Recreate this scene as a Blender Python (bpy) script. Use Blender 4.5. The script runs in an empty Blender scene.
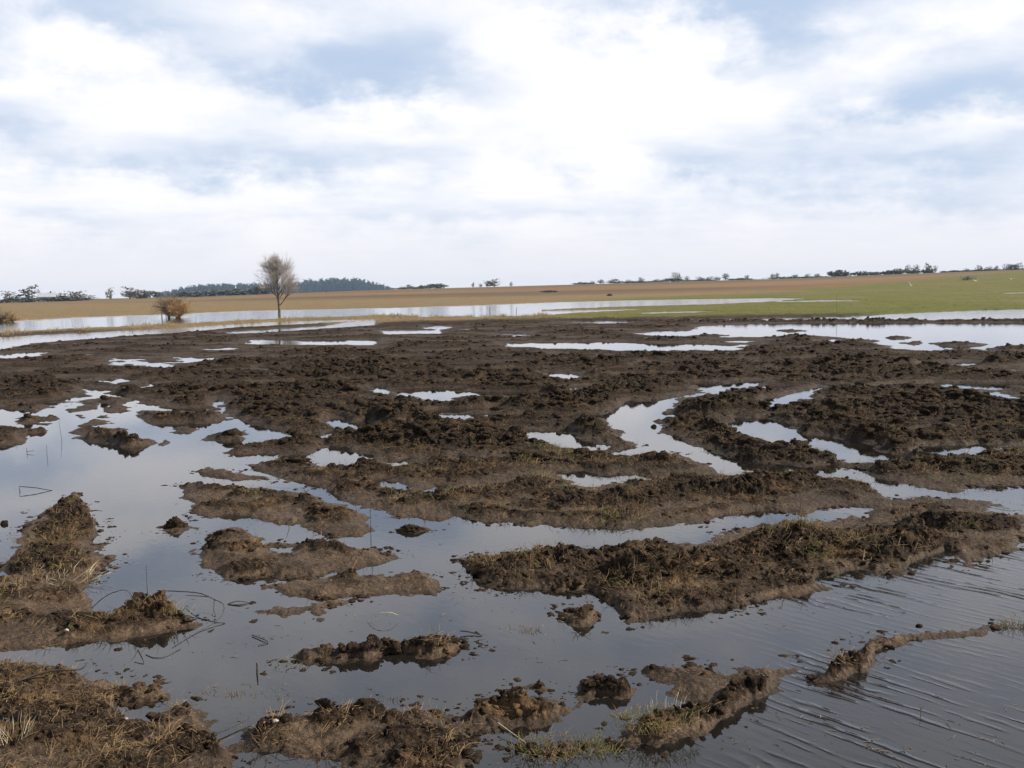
import bpy, bmesh, math, random
import numpy as np
from mathutils import Vector, Matrix

# ------------------------------------------------------------------ scene, camera, sky, sun
S = bpy.context.scene
C = S.collection
R = math.radians
random.seed(7)
rng = np.random.default_rng(7)

W, H_PX, F = 1024, 768, 995.0
EYE = 2.0
PITCH = math.atan(94.2 / F)
ROLL = math.atan(0.020)
fwd = Vector((0, math.cos(PITCH), -math.sin(PITCH)))
r0 = Vector((1, 0, 0)); u0 = r0.cross(fwd)
right = r0 * math.cos(ROLL) - u0 * math.sin(ROLL)
up = u0 * math.cos(ROLL) + r0 * math.sin(ROLL)
cam_d = bpy.data.cameras.new('camera'); cam = bpy.data.objects.new('camera', cam_d); C.objects.link(cam)
cam_d.sensor_width = 36.0; cam_d.lens = F / W * 36.0
cam_d.clip_start = 0.1; cam_d.clip_end = 20000
M = Matrix((right, up, -fwd)).transposed().to_4x4(); M.translation = Vector((0, 0, EYE))
cam.matrix_world = M
S.camera = cam

S.view_settings.view_transform = 'Standard'; S.view_settings.look = 'None'
S.view_settings.exposure = 0.68; S.view_settings.gamma = 1.0
S.cycles.max_bounces = 6; S.cycles.transparent_max_bounces = 12; S.cycles.volume_bounces = 0
S.cycles.use_denoising = True

SUN_AZ, SUN_EL = R(82), R(38)
SUN_DIR = Vector((math.sin(SUN_AZ) * math.cos(SUN_EL), math.cos(SUN_AZ) * math.cos(SUN_EL), math.sin(SUN_EL)))
sd_ = bpy.data.lights.new('sun', 'SUN'); sun = bpy.data.objects.new('sun', sd_); C.objects.link(sun)
sd_.energy = 5.0; sd_.angle = R(0.9); sd_.color = (1.0, 0.91, 0.78)
sun.rotation_euler = SUN_DIR.to_track_quat('Z', 'Y').to_euler()


class NT:
    """small helper for building node graphs"""
    def __init__(s, tree): s.t = tree; s.n = tree.nodes; s.l = tree.links
    def node(s, kind, **kw):
        n = s.n.new(kind)
        for k, v in kw.items(): setattr(n, k, v)
        return n
    def put(s, sock, v):
        if isinstance(v, bpy.types.NodeSocket): s.l.new(v, sock)
        else: sock.default_value = v
    def math(s, op, a, b=0.0, c=None, clamp=False):
        n = s.node('ShaderNodeMath', operation=op, use_clamp=clamp)
        s.put(n.inputs[0], a); s.put(n.inputs[1], b)
        if c is not None: s.put(n.inputs[2], c)
        return n.outputs[0]
    def mix(s, f, a, b, blend='MIX'):
        n = s.node('ShaderNodeMix', data_type='RGBA', blend_type=blend)
        s.put(n.inputs[0], f); s.put(n.inputs[6], a if not isinstance(a, tuple) else (*a, 1)[:4]); s.put(n.inputs[7], b if not isinstance(b, tuple) else (*b, 1)[:4])
        return n.outputs[2]
    def noise(s, vec, scale, detail=4, rough=0.55, dist=0.0):
        n = s.node('ShaderNodeTexNoise'); s.put(n.inputs['Scale'], scale); n.inputs['Detail'].default_value = detail
        n.inputs['Roughness'].default_value = rough; n.inputs['Distortion'].default_value = dist
        if vec is not None: s.l.new(vec, n.inputs['Vector'])
        return n.outputs['Fac']
    def ramp(s, v, lo, hi, a=0.0, b=1.0):
        n = s.node('ShaderNodeMapRange', interpolation_type='SMOOTHSTEP')
        s.put(n.inputs[0], v); n.inputs[1].default_value = lo; n.inputs[2].default_value = hi
        n.inputs[3].default_value = a; n.inputs[4].default_value = b
        return n.outputs[0]
    def comb(s, x, y, z):
        n = s.node('ShaderNodeCombineXYZ'); s.put(n.inputs[0], x); s.put(n.inputs[1], y); s.put(n.inputs[2], z)
        return n.outputs[0]
    def sep(s, v):
        n = s.node('ShaderNodeSeparateXYZ'); s.l.new(v, n.inputs[0]); return n.outputs
    def bump(s, h, dist, strength=1.0, normal=None):
        n = s.node('ShaderNodeBump'); n.inputs['Strength'].default_value = strength; n.inputs['Distance'].default_value = dist
        s.l.new(h, n.inputs['Height'])
        if normal is not None: s.l.new(normal, n.inputs['Normal'])
        return n.outputs[0]


def pix_dir(px, py):
    d = fwd + right * ((px - 512) / F) - up * ((py - 384) / F)
    return d.normalized()


def make_world():
    w = bpy.data.worlds.new('World'); S.world = w; w.use_nodes = True
    t = NT(w.node_tree); t.n.clear()
    out = t.node('ShaderNodeOutputWorld'); bg = t.node('ShaderNodeBackground')
    sky = t.node('ShaderNodeTexSky', sky_type='NISHITA', sun_disc=False, sun_elevation=SUN_EL, sun_rotation=SUN_AZ)
    sky.air_density = 1.0; sky.dust_density = 1.5; sky.ozone_density = 1.2
    tc = t.node('ShaderNodeTexCoord')
    v = tc.outputs['Generated']
    x, y, z = t.sep(v)
    # the cloud sheet lies overhead: clouds shrink and flatten towards the horizon
    zz = t.math('ADD', t.math('ABSOLUTE', z), 0.10)
    cx = t.math('DIVIDE', x, zz); cy = t.math('DIVIDE', y, zz)
    p = t.comb(cx, cy, 0.0)
    big = t.noise(p, 0.85, 6, 0.55, 0.3)
    fine = t.noise(p, 3.2, 8, 0.62, 0.2)
    puff = t.noise(t.comb(t.math('MULTIPLY', x, 1.0), y, t.math('MULTIPLY', z, 1.9)), 10.0, 12, 0.60, 0.15)
    # warp for the cloud banks
    wx = t.math('ADD', x, t.math('MULTIPLY', t.math('SUBTRACT', puff, 0.5), 0.22))
    wz = t.math('ADD', z, t.math('MULTIPLY', t.math('SUBTRACT', puff, 0.47), 0.08))
    # banks of shade-side cloud (+) and thin bright cloud (-): centre in the picture's directions, width, height, weight
    banks = [(110, 10, .14, .035, .75), (225, 50, .10, .030, .35), (400, 50, .10, .032, .85), (455, 85, .08, .022, .55), (330, 75, .09, .025, .55),
             (20, 115, .05, .022, .75), (765, 18, .10, .030, 1.0), (700, 0, .16, .018, .7), (990, 85, .07, .030, .95), (930, 95, .06, .02, .5),
             (290, 155, .14, .022, .80), (150, 165, .09, .02, .35), (820, 160, .12, .022, .70), (700, 150, .06, .018, .45), (980, 155, .06, .02, .6),
             (60, 215, .06, .010, .5), (600, 210, .16, .010, .35), (380, 210, .12, .010, .35), (880, 185, .1, .012, .35), (1000, 195, .05, .012, .5),
             (560, -190, .5, .10, .25), (850, -130, .3, .06, .45),
             (610, 90, .13, .045, -.7), (380, 118, .07, .020, -.6), (540, 178, .06, .016, -.8), (20, 75, .04, .022, -.7), (500, 40, .035, .025, -.7),
             (260, 30, .06, .025, -.6), (170, 190, .09, .014, -.6), (960, 125, .05, .014, -.6), (900, 55, .07, .02, -.3), (60, 40, .05, .015, -.5), (110, 120, .05, .018, -.5)]
    acc = None
    for px, py, sx, sz, wt in banks:
        d = pix_dir(px, py)
        a = t.math('DIVIDE', t.math('SUBTRACT', wx, d.x), sx)
        b = t.math('DIVIDE', t.math('SUBTRACT', wz, d.z), sz)
        q = t.math('ADD', t.math('MULTIPLY', a, a), t.math('MULTIPLY', b, b))
        g = t.math('MULTIPLY', t.math('POWER', 2.718, t.math('MULTIPLY', q, -1.0)), wt)
        acc = g if acc is None else t.math('ADD', acc, g)
    fwd_only = t.ramp(y, 0.0, 0.3)
    shade = t.math('MULTIPLY', acc, fwd_only)
    shade = t.math('ADD', shade, t.math('MULTIPLY', t.math('SUBTRACT', big, 0.5), 0.7))
    shade = t.math('ADD', shade, t.math('MULTIPLY', t.math('SUBTRACT', fine, 0.5), 1.1))
    shade = t.math('ADD', shade, t.math('MULTIPLY', t.math('SUBTRACT', puff, 0.5), 2.3))
    shade = t.math('MULTIPLY', shade, t.ramp(z, 0.01, 0.12, 0.8, 1.0))
    k = t.ramp(shade, -0.70, 1.45)
    white = (9.3, 9.2, 9.35, 1); grey = (4.7, 5.75, 7.5, 1)
    cl = t.mix(k, white, grey)
    low = t.mix(t.ramp(z, 0.0, 0.10), (7.8, 7.7, 8.15, 1), cl)
    # thin places: the clear sky tints the cloud
    thin = t.math('MULTIPLY', t.ramp(shade, 0.35, 1.1), 0.08)
    col = t.mix(thin, low, sky.outputs[0])
    # upper sky out of view is darkened to cut ambient light on the mud
    col = t.mix(t.ramp(z, 0.38, 0.62), col, (1.3, 1.6, 2.2, 1))
    t.l.new(col, bg.inputs[0]); bg.inputs[1].default_value = 0.072
    t.l.new(bg.outputs[0], out.inputs[0])


make_world()

# ------------------------------------------------------------------ helpers
def ground_pt(px, py, z=0.0):
    d = fwd + right * ((px - 512) / F) - up * ((py - 384) / F)
    k = (z - EYE) / d.z
    return Vector((d.x * k, d.y * k, z))


_r, _u, _f = np.array(right), np.array(up), np.array(fwd)


def horizon_y(px): return 300.0 - 0.02 * px


def unproject(pts):
    p = np.array(pts, float)
    py = np.maximum(p[:, 1], horizon_y(p[:, 0]) + 0.4)
    d = _f[None] + ((p[:, 0] - 512) / F)[:, None] * _r - ((py - 384) / F)[:, None] * _u
    k = -EYE / np.minimum(d[:, 2], -1e-5)
    return np.stack([d[:, 0] * k, d[:, 1] * k], 1)


def new_mesh(name, verts, faces, mat=None, parent=None, smooth=True):
    me = bpy.data.meshes.new(name)
    verts = np.asarray(verts, np.float32).reshape(-1, 3)
    if isinstance(faces, np.ndarray):
        n = faces.shape[1]
        me.vertices.add(len(verts)); me.vertices.foreach_set('co', verts.ravel())
        me.loops.add(faces.size); me.loops.foreach_set('vertex_index', faces.astype(np.int32).ravel())
        me.polygons.add(len(faces)); me.polygons.foreach_set('loop_start', np.arange(0, faces.size, n, dtype=np.int32))
        me.polygons.foreach_set('loop_total', np.full(len(faces), n, np.int32))
        me.update(calc_edges=True)
    else:
        me.from_pydata([tuple(v) for v in verts], [], faces); me.update()
    if smooth: me.polygons.foreach_set('use_smooth', [True] * len(me.polygons))
    if mat: me.materials.append(mat)
    o = bpy.data.objects.new(name, me); C.objects.link(o)
    if parent: o.parent = parent
    return o


def tag(o, label, cat, group=None):
    o['label'] = label; o['category'] = cat
    if group: o['group'] = group
    return o


def root(name, label, cat, loc, group=None, rz=0.0, sc=1.0):
    o = bpy.data.objects.new(name, None); C.objects.link(o); o.location = loc; o.rotation_euler = (0, 0, rz); o.scale = (sc, sc, sc)
    o.empty_display_size = 0.2
    return tag(o, label, cat, group)


def mat_new(name):
    m = bpy.data.materials.new(name); m.use_nodes = True
    t = NT(m.node_tree); t.n.clear()
    out = t.node('ShaderNodeOutputMaterial')
    return m, t, out


def simple_mat(name, c1, c2, scale=8.0, rough=0.85, bump=0.0, spec=0.3):
    m, t, out = mat_new(name)
    b = t.node('ShaderNodeBsdfPrincipled')
    tc = t.node('ShaderNodeTexCoord')
    n = t.noise(tc.outputs['Object'], scale, 5, 0.6)
    t.l.new(t.mix(t.ramp(n, 0.3, 0.7), c1, c2), b.inputs['Base Color'])
    b.inputs['Roughness'].default_value = rough; b.inputs['Specular IOR Level'].default_value = spec
    if bump: t.l.new(t.bump(n, bump), b.inputs['Normal'])
    t.l.new(b.outputs[0], out.inputs[0])
    return m


# --- numpy noise
_perm = np.random.default_rng(3).permutation(4096).astype(np.int64)


def _hash(ix, iy, k=0): return _perm[(_perm[(ix + k * 131) & 4095] + iy) & 4095]


def perlin(x, y, k=0):
    ix = np.floor(x).astype(np.int64); iy = np.floor(y).astype(np.int64)
    fx = x - ix; fy = y - iy
    u = fx * fx * fx * (fx * (fx * 6 - 15) + 10); v = fy * fy * fy * (fy * (fy * 6 - 15) + 10)
    def g(a, b, dx, dy):
        an = _hash(a, b, k) * (2 * math.pi / 4096)
        return np.cos(an) * dx + np.sin(an) * dy
    n00 = g(ix, iy, fx, fy); n10 = g(ix + 1, iy, fx - 1, fy)
    n01 = g(ix, iy + 1, fx, fy - 1); n11 = g(ix + 1, iy + 1, fx - 1, fy - 1)
    return (n00 * (1 - u) + n10 * u) * (1 - v) + (n01 * (1 - u) + n11 * u) * v


def fbm(x, y, o=4, k=0, gain=0.5):
    s = np.zeros_like(x); a = 1.0
    for i in range(o):
        s += a * perlin(x, y, k + i); a *= gain; x = x * 2.03 + 11.3; y = y * 2.03 - 7.7
    return s


def lumps(x, y, k=0):
    """rounded clod heads: 1 at a clod's top, 0 in the cracks between clods"""
    ix = np.floor(x).astype(np.int64); iy = np.floor(y).astype(np.int64)
    best = np.zeros_like(x)
    for dx in (-1, 0, 1):
        for dy in (-1, 0, 1):
            a = ix + dx; b = iy + dy
            h = _hash(a, b, k); h2 = _hash(a, b, k + 7); h3 = _hash(a, b, k + 17)
            px = a + 0.15 + 0.7 * h / 4096; py = b + 0.15 + 0.7 * h2 / 4096
            rad = 0.45 + 0.40 * h3 / 4096
            q = 1 - ((x - px) ** 2 + (y - py) ** 2) / rad ** 2
            best = np.maximum(best, np.sqrt(np.maximum(q, 0)) * rad / 0.8)
    return best


def sstep(x, a, b):
    t = np.clip((x - a) / (b - a), 0, 1); return t * t * (3 - 2 * t)


# ------------------------------------------------------------------ the flooded field: shorelines
LAND, POOL = 1, -1
SHORES = []
def land(*p): SHORES.append((LAND, p))
def pool(*p): SHORES.append((POOL, p))


# far side
land((-900, 350), (-300, 334), (0, 321.5), (80, 317), (170, 314), (250, 310.6), (400, 307.5), (480, 305), (560, 302), (640, 300), (720, 298.8), (770, 298), (810, 298.5), (760, 302.5), (700, 305), (640, 306.5), (580, 308.5), (535, 310.8), (580, 310), (665, 308.6), (610, 311.8), (570, 313.5), (540, 315.8), (480, 317.2),
     (560, 319.2), (680, 319.6), (760, 318.6), (850, 316.6), (900, 313.8), (960, 310.8), (1024, 309.2), (1250, 304), (2200, 285), (2200, 240), (1024, 270), (0, 290), (-900, 300))
pool((640, 312.6), (690, 311), (722, 311.3), (690, 313), (645, 314))
pool((770, 301.2), (830, 300), (885, 300.6), (830, 302), (780, 302.4))
pool((995, 292.8), (1060, 291.4), (1080, 292.8), (1010, 294))
land((-300, 348), (0, 333), (60, 329.4), (120, 327), (180, 324.2), (240, 321), (300, 318.2), (360, 316.6), (400, 315.4), (420, 316.8), (440, 318), (500, 317), (545, 315.6), (545, 318.5), (450, 319.6), (390, 318.8), (330, 319.8), (280, 321.3), (230, 324.5), (180, 327.8), (120, 330.8), (60, 333.5), (0, 337), (-300, 353))
# the ploughed mud
land((-200, 362), (0, 350), (30, 344), (75, 340.5), (130, 336), (190, 332), (240, 327.5), (300, 324.5), (350, 321.5), (384, 319.3), (450, 318.3), (520, 318), (600, 319.2), (660, 320), (760, 321.2), (860, 321.3), (940, 321), (1024, 320.5), (1150, 319), (1300, 330), (1300, 520), (1150, 512), (1024, 512),
     (1024, 548), (1000, 555), (985, 556), (976, 568), (968, 569), (955, 557), (943, 553), (925, 562), (913, 567), (900, 573), (880, 577), (862, 570), (848, 573), (828, 577), (806, 578), (808, 585), (830, 590), (790, 594), (766, 600), (742, 607), (715, 609), (690, 613), (660, 617), (640, 622), (626, 624), (612, 611), (604, 597),
     (585, 590), (555, 592), (525, 591), (495, 586), (475, 578), (466, 568), (468, 560), (490, 556), (540, 554), (600, 552), (640, 548), (675, 545), (700, 541), (740, 531), (790, 524), (830, 523), (868, 518), (874, 513), (850, 511), (800, 513), (765, 510),
     (720, 518), (690, 523), (640, 527), (600, 528), (575, 526), (530, 527), (510, 521), (490, 522), (470, 517), (460, 513), (452, 518), (430, 519), (405, 517), (385, 514), (370, 508), (352, 502), (345, 494), (325, 489), (308, 485), (288, 483), (275, 480), (272, 474), (260, 469), (250, 464), (262, 462), (290, 462), (320, 467), (345, 468), (368, 462), (372, 457),
     (345, 447), (320, 446), (310, 455), (285, 456), (256, 454), (222, 453), (240, 448), (270, 444), (296, 442), (290, 436), (272, 430), (250, 424), (231, 417), (226, 409), (228, 404), (213, 398), (214, 404), (228, 414), (228, 420), (212, 424), (190, 425), (160, 425), (140, 422), (137, 416), (150, 409), (165, 403), (148, 404), (144, 400), (128, 398), (127, 403), (132, 408), (112, 412), (104, 411), (108, 405), (96, 401), (92, 410), (82, 411), (76, 403), (60, 402), (54, 410), (45, 413), (30, 412), (18, 411), (0, 408), (-200, 415))
# water lying in the ploughed mud
pool((628, 334), (650, 331.8), (690, 330.5), (700, 326), (740, 324.2), (800, 323), (900, 322.8), (1024, 322.8), (1300, 321), (1300, 355), (1024, 354), (980, 351), (930, 352), (905, 350), (880, 345), (866, 340.5), (840, 337.5), (800, 335.5), (770, 337.5), (720, 337.5), (670, 336.8))
pool((505, 343), (560, 343), (590, 341.3), (640, 343), (700, 344.2), (742, 346), (738, 351.5), (690, 350.5), (640, 352), (600, 350.5), (550, 348.5), (505, 347))
pool((700, 341.5), (740, 340.5), (770, 341.5), (740, 343.2)); pool((820, 340.5), (850, 340.3), (860, 342.8), (830, 343))
pool((215, 333.5), (256, 330), (290, 328), (330, 325.5), (352, 321.5), (376, 319.8), (374, 325.5), (330, 328.5), (290, 331.5), (240, 334))
pool((250, 339.5), (300, 340.2), (378, 340), (375, 345.5), (300, 345.5), (245, 344.5)); pool((380, 330.5), (440, 330), (443, 334), (385, 335))
pool((420, 328), (440, 325.8), (455, 327.5), (440, 330)); pool((560, 321.8), (600, 320.8), (650, 322), (610, 324))
pool((118, 359.5), (132, 360), (152, 362.5), (174, 364.8), (176, 367.5), (140, 366.5)); pool((172, 356.5), (195, 358), (216, 357.8), (214, 361.8), (180, 361))
pool((82, 388), (107, 389), (108, 396), (88, 396)); pool((140, 383), (158, 384.5), (156, 390), (143, 388.5)); pool((114, 378), (126, 380), (126, 384.5), (115, 383)); pool((0, 355), (25, 352), (50, 351.5), (40, 356.5), (8, 359.5), (-30, 358))
pool((365, 386), (378, 386.5), (396, 391.5), (392, 395.5), (374, 391)); pool((400, 391), (438, 391), (438, 397), (404, 396))
pool((546, 372.5), (578, 374), (577, 380.5), (550, 377.5)); pool((692, 383), (720, 383), (764, 380.5), (768, 383.5), (748, 388), (735, 390), (722, 395), (706, 396), (700, 397), (683, 399), (680, 403), (668, 411), (658, 417), (660, 421), (666, 430), (674, 436), (686, 443), (702, 448), (716, 453), (740, 460), (766, 463.5), (800, 466), (845, 466), (870, 472), (890, 479), (915, 486), (960, 492.5), (1000, 488), (1024, 486), (1150, 480), (1200, 512), (1024, 514), (985, 514), (988, 503), (960, 500), (925, 497), (905, 500), (880, 495), (866, 487), (850, 480), (820, 480), (790, 475), (765, 474),
     (735, 475), (712, 471), (700, 463), (688, 459), (676, 454), (650, 458), (630, 459), (606, 455), (625, 449), (633, 447), (619, 437), (616, 430), (608, 422), (606, 415), (613, 410), (622, 405), (632, 401.5), (672, 399), (700, 392))
pool((726, 418), (742, 417), (765, 419.5), (780, 421.5), (794, 428), (808, 434), (834, 438.5), (858, 443.5), (878, 450), (907, 455), (902, 467), (872, 466), (852, 463), (826, 454), (798, 447), (775, 447), (758, 446), (745, 437), (730, 428))
pool((758, 400), (790, 396), (805, 391), (818, 385), (825, 386), (808, 399), (788, 410), (764, 410)); pool((983, 393), (1000, 393), (1015, 396.5), (1040, 395.5), (1040, 401), (1000, 400.5))
pool((922, 447), (960, 445), (1010, 445), (1000, 456), (950, 459), (928, 456))
pool((516, 431), (530, 429.5), (560, 431), (582, 438), (606, 445), (602, 452), (580, 450), (553, 446), (533, 441)); pool((560, 473), (575, 472), (600, 475), (620, 474), (655, 474), (654, 486), (620, 485), (595, 486), (572, 484))
pool((374, 482), (390, 480), (406, 487), (404, 494), (384, 493)); pool((424, 489), (432, 484), (446, 484), (436, 496), (424, 496)); pool((382, 460.5), (400, 460), (420, 457.5), (412, 468), (392, 469)); pool((456, 454.5), (482, 456), (482, 463), (462, 462))
pool((326, 421), (338, 418.5), (350, 422.5), (368, 420.5), (386, 425.5), (374, 432.5), (356, 433), (343, 428.5)); pool((304, 435), (316, 435), (316, 440), (305, 440)); pool((324, 433.5), (335, 433), (334, 441), (325, 440)); pool((400, 425), (406, 424), (406, 429), (400, 429))
pool((716, 518), (745, 515), (770, 517), (768, 525), (725, 526)); pool((828, 509.5), (850, 508), (872, 510), (872, 519), (832, 520)); pool((905, 529), (925, 528), (930, 535), (908, 536))
pool((490, 458), (506, 457), (506, 461), (492, 462)); pool((560, 388), (590, 387), (592, 391), (565, 391))
# islands in the bay
land((-60, 432), (0, 428), (8, 426), (25, 428), (45, 430), (44, 433), (28, 434), (28, 440), (15, 445), (0, 446), (-60, 448)); land((14, 418), (30, 416), (48, 418), (45, 424), (32, 424.5))
land((67, 433), (80, 429), (92, 427), (110, 428), (122, 432), (126, 436.5), (140, 438.5), (157, 442), (140, 446), (125, 448.5), (108, 446.5), (95, 441), (80, 437.5)); land((80, 426), (95, 420), (112, 419.5), (116, 423), (98, 426)); land((72, 416), (80, 414), (84, 417), (76, 418.5)); land((96, 417), (112, 414.5), (113, 418)); land((105, 408), (120, 405), (136, 408), (140, 411), (120, 412))
land((166, 431), (180, 428.5), (206, 429), (185, 433), (172, 433)); land((203, 437.5), (225, 433), (240, 431), (252, 437), (235, 441.5), (212, 442)); land((160, 441), (170, 438), (176, 442), (168, 444.5)); land((185, 473), (200, 468.5), (209, 472.5), (228, 472), (242, 476), (268, 479), (240, 481), (200, 477))
land((179, 488), (195, 484), (215, 485.5), (240, 491), (265, 489), (290, 492), (312, 496), (338, 502), (358, 512), (368, 522), (380, 531), (362, 538), (341, 541), (325, 538), (311, 531), (298, 526), (278, 523), (256, 519), (247, 516), (232, 518), (222, 519), (208, 518), (199, 510), (188, 495))
land((191, 555), (203, 543), (214, 531), (235, 528), (252, 532), (265, 543), (300, 544), (340, 548), (375, 550), (397, 557), (376, 565), (345, 571), (310, 576), (280, 579), (240, 580), (214, 577), (197, 567)); pool((272, 547), (290, 546), (294, 552), (276, 554))
land((266, 589), (285, 582), (310, 578), (330, 576), (352, 574), (375, 579), (392, 577), (404, 573), (427, 572), (446, 580), (447, 586), (430, 592), (400, 592.5), (385, 594.5), (350, 598), (310, 597), (284, 595)); land((262, 612), (280, 607), (310, 605), (340, 601), (366, 600.5), (355, 606), (330, 611), (323, 618.5), (312, 618.5), (304, 613), (280, 616))
land((284, 661), (300, 653), (322, 649), (345, 646), (370, 650), (386, 645), (400, 646), (420, 640), (445, 636), (464, 638), (464, 646), (446, 653), (425, 656), (410, 651), (390, 655), (366, 661), (344, 661), (326, 663), (300, 666))
land((560, 622), (566, 614), (582, 608), (598, 611), (602, 619), (590, 626), (572, 627))
land((566, 692), (580, 683), (605, 680), (624, 684), (630, 692), (612, 699), (588, 698)); land((530, 690), (540, 686), (549, 690), (540, 693)); land((162, 528), (172, 524), (186, 524), (191, 528), (178, 531.5)); land((392, 531), (412, 527), (432, 530), (412, 533.5))
land((880, 337.6), (895, 336.4), (912, 337.5), (897, 339)); land((930, 344.5), (950, 342), (985, 343.5), (978, 346.8), (945, 347)); land((938, 351), (965, 348.8), (985, 350.2), (965, 352)); land((982, 349.5), (1005, 346.4), (1050, 348), (1050, 351.5), (1000, 351.5)); land((770, 331), (795, 329.8), (806, 331), (785, 332)); land((690, 336), (715, 334.4), (728, 335.6), (705, 337)); land((838, 341), (860, 338.8), (872, 341), (855, 343.5)); land((905, 343), (914, 340.5), (922, 343), (912, 345))
# left bank
land((68, 494), (80, 490), (89, 498), (91, 515), (97, 530), (103, 548), (104, 572), (95, 581), (86, 592), (90, 604), (96, 614), (120, 610), (160, 613), (190, 619), (195, 625), (182, 632), (140, 638), (100, 641), (60, 647), (20, 649), (0, 653), (-60, 655), (-60, 600), (0, 582), (4, 562), (14, 548), (30, 524), (50, 507))
# nearest bank
land((-100, 664), (0, 664), (40, 666), (80, 672), (102, 678), (120, 685), (140, 685), (166, 692), (170, 698), (122, 705), (114, 714), (130, 722), (152, 722), (168, 709), (182, 705), (202, 718), (216, 737), (228, 748), (252, 738), (250, 726), (270, 722), (290, 718), (318, 711), (345, 710), (400, 710), (432, 714), (450, 718), (480, 708), (520, 700), (545, 704), (572, 706), (566, 715), (530, 725), (500, 729), (482, 731), (466, 746), (460, 770), (452, 800), (440, 900), (-100, 900))
pool((0, 715), (40, 722), (62, 722), (58, 728), (20, 730)); pool((228, 748), (262, 752), (300, 756), (340, 757), (350, 766), (300, 778), (240, 775))
land((638, 672), (656, 667), (680, 666), (700, 669), (712, 675), (740, 670), (766, 666), (796, 663.5), (796, 667), (771, 674), (766, 681), (771, 695), (751, 706), (736, 716), (716, 726), (690, 739), (662, 749), (640, 751), (600, 751), (560, 756), (516, 753), (510, 749), (550, 746), (590, 744), (620, 745), (634, 742), (644, 730), (662, 720), (690, 710), (682, 698), (664, 694), (668, 686), (656, 677))
land((817, 673), (830, 666), (850, 659), (858, 650), (870, 643), (890, 640), (930, 634.5), (960, 632.5), (996, 631), (990, 635), (955, 639), (920, 644), (892, 649), (876, 656), (868, 666), (850, 677), (830, 681), (819, 679))

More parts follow.
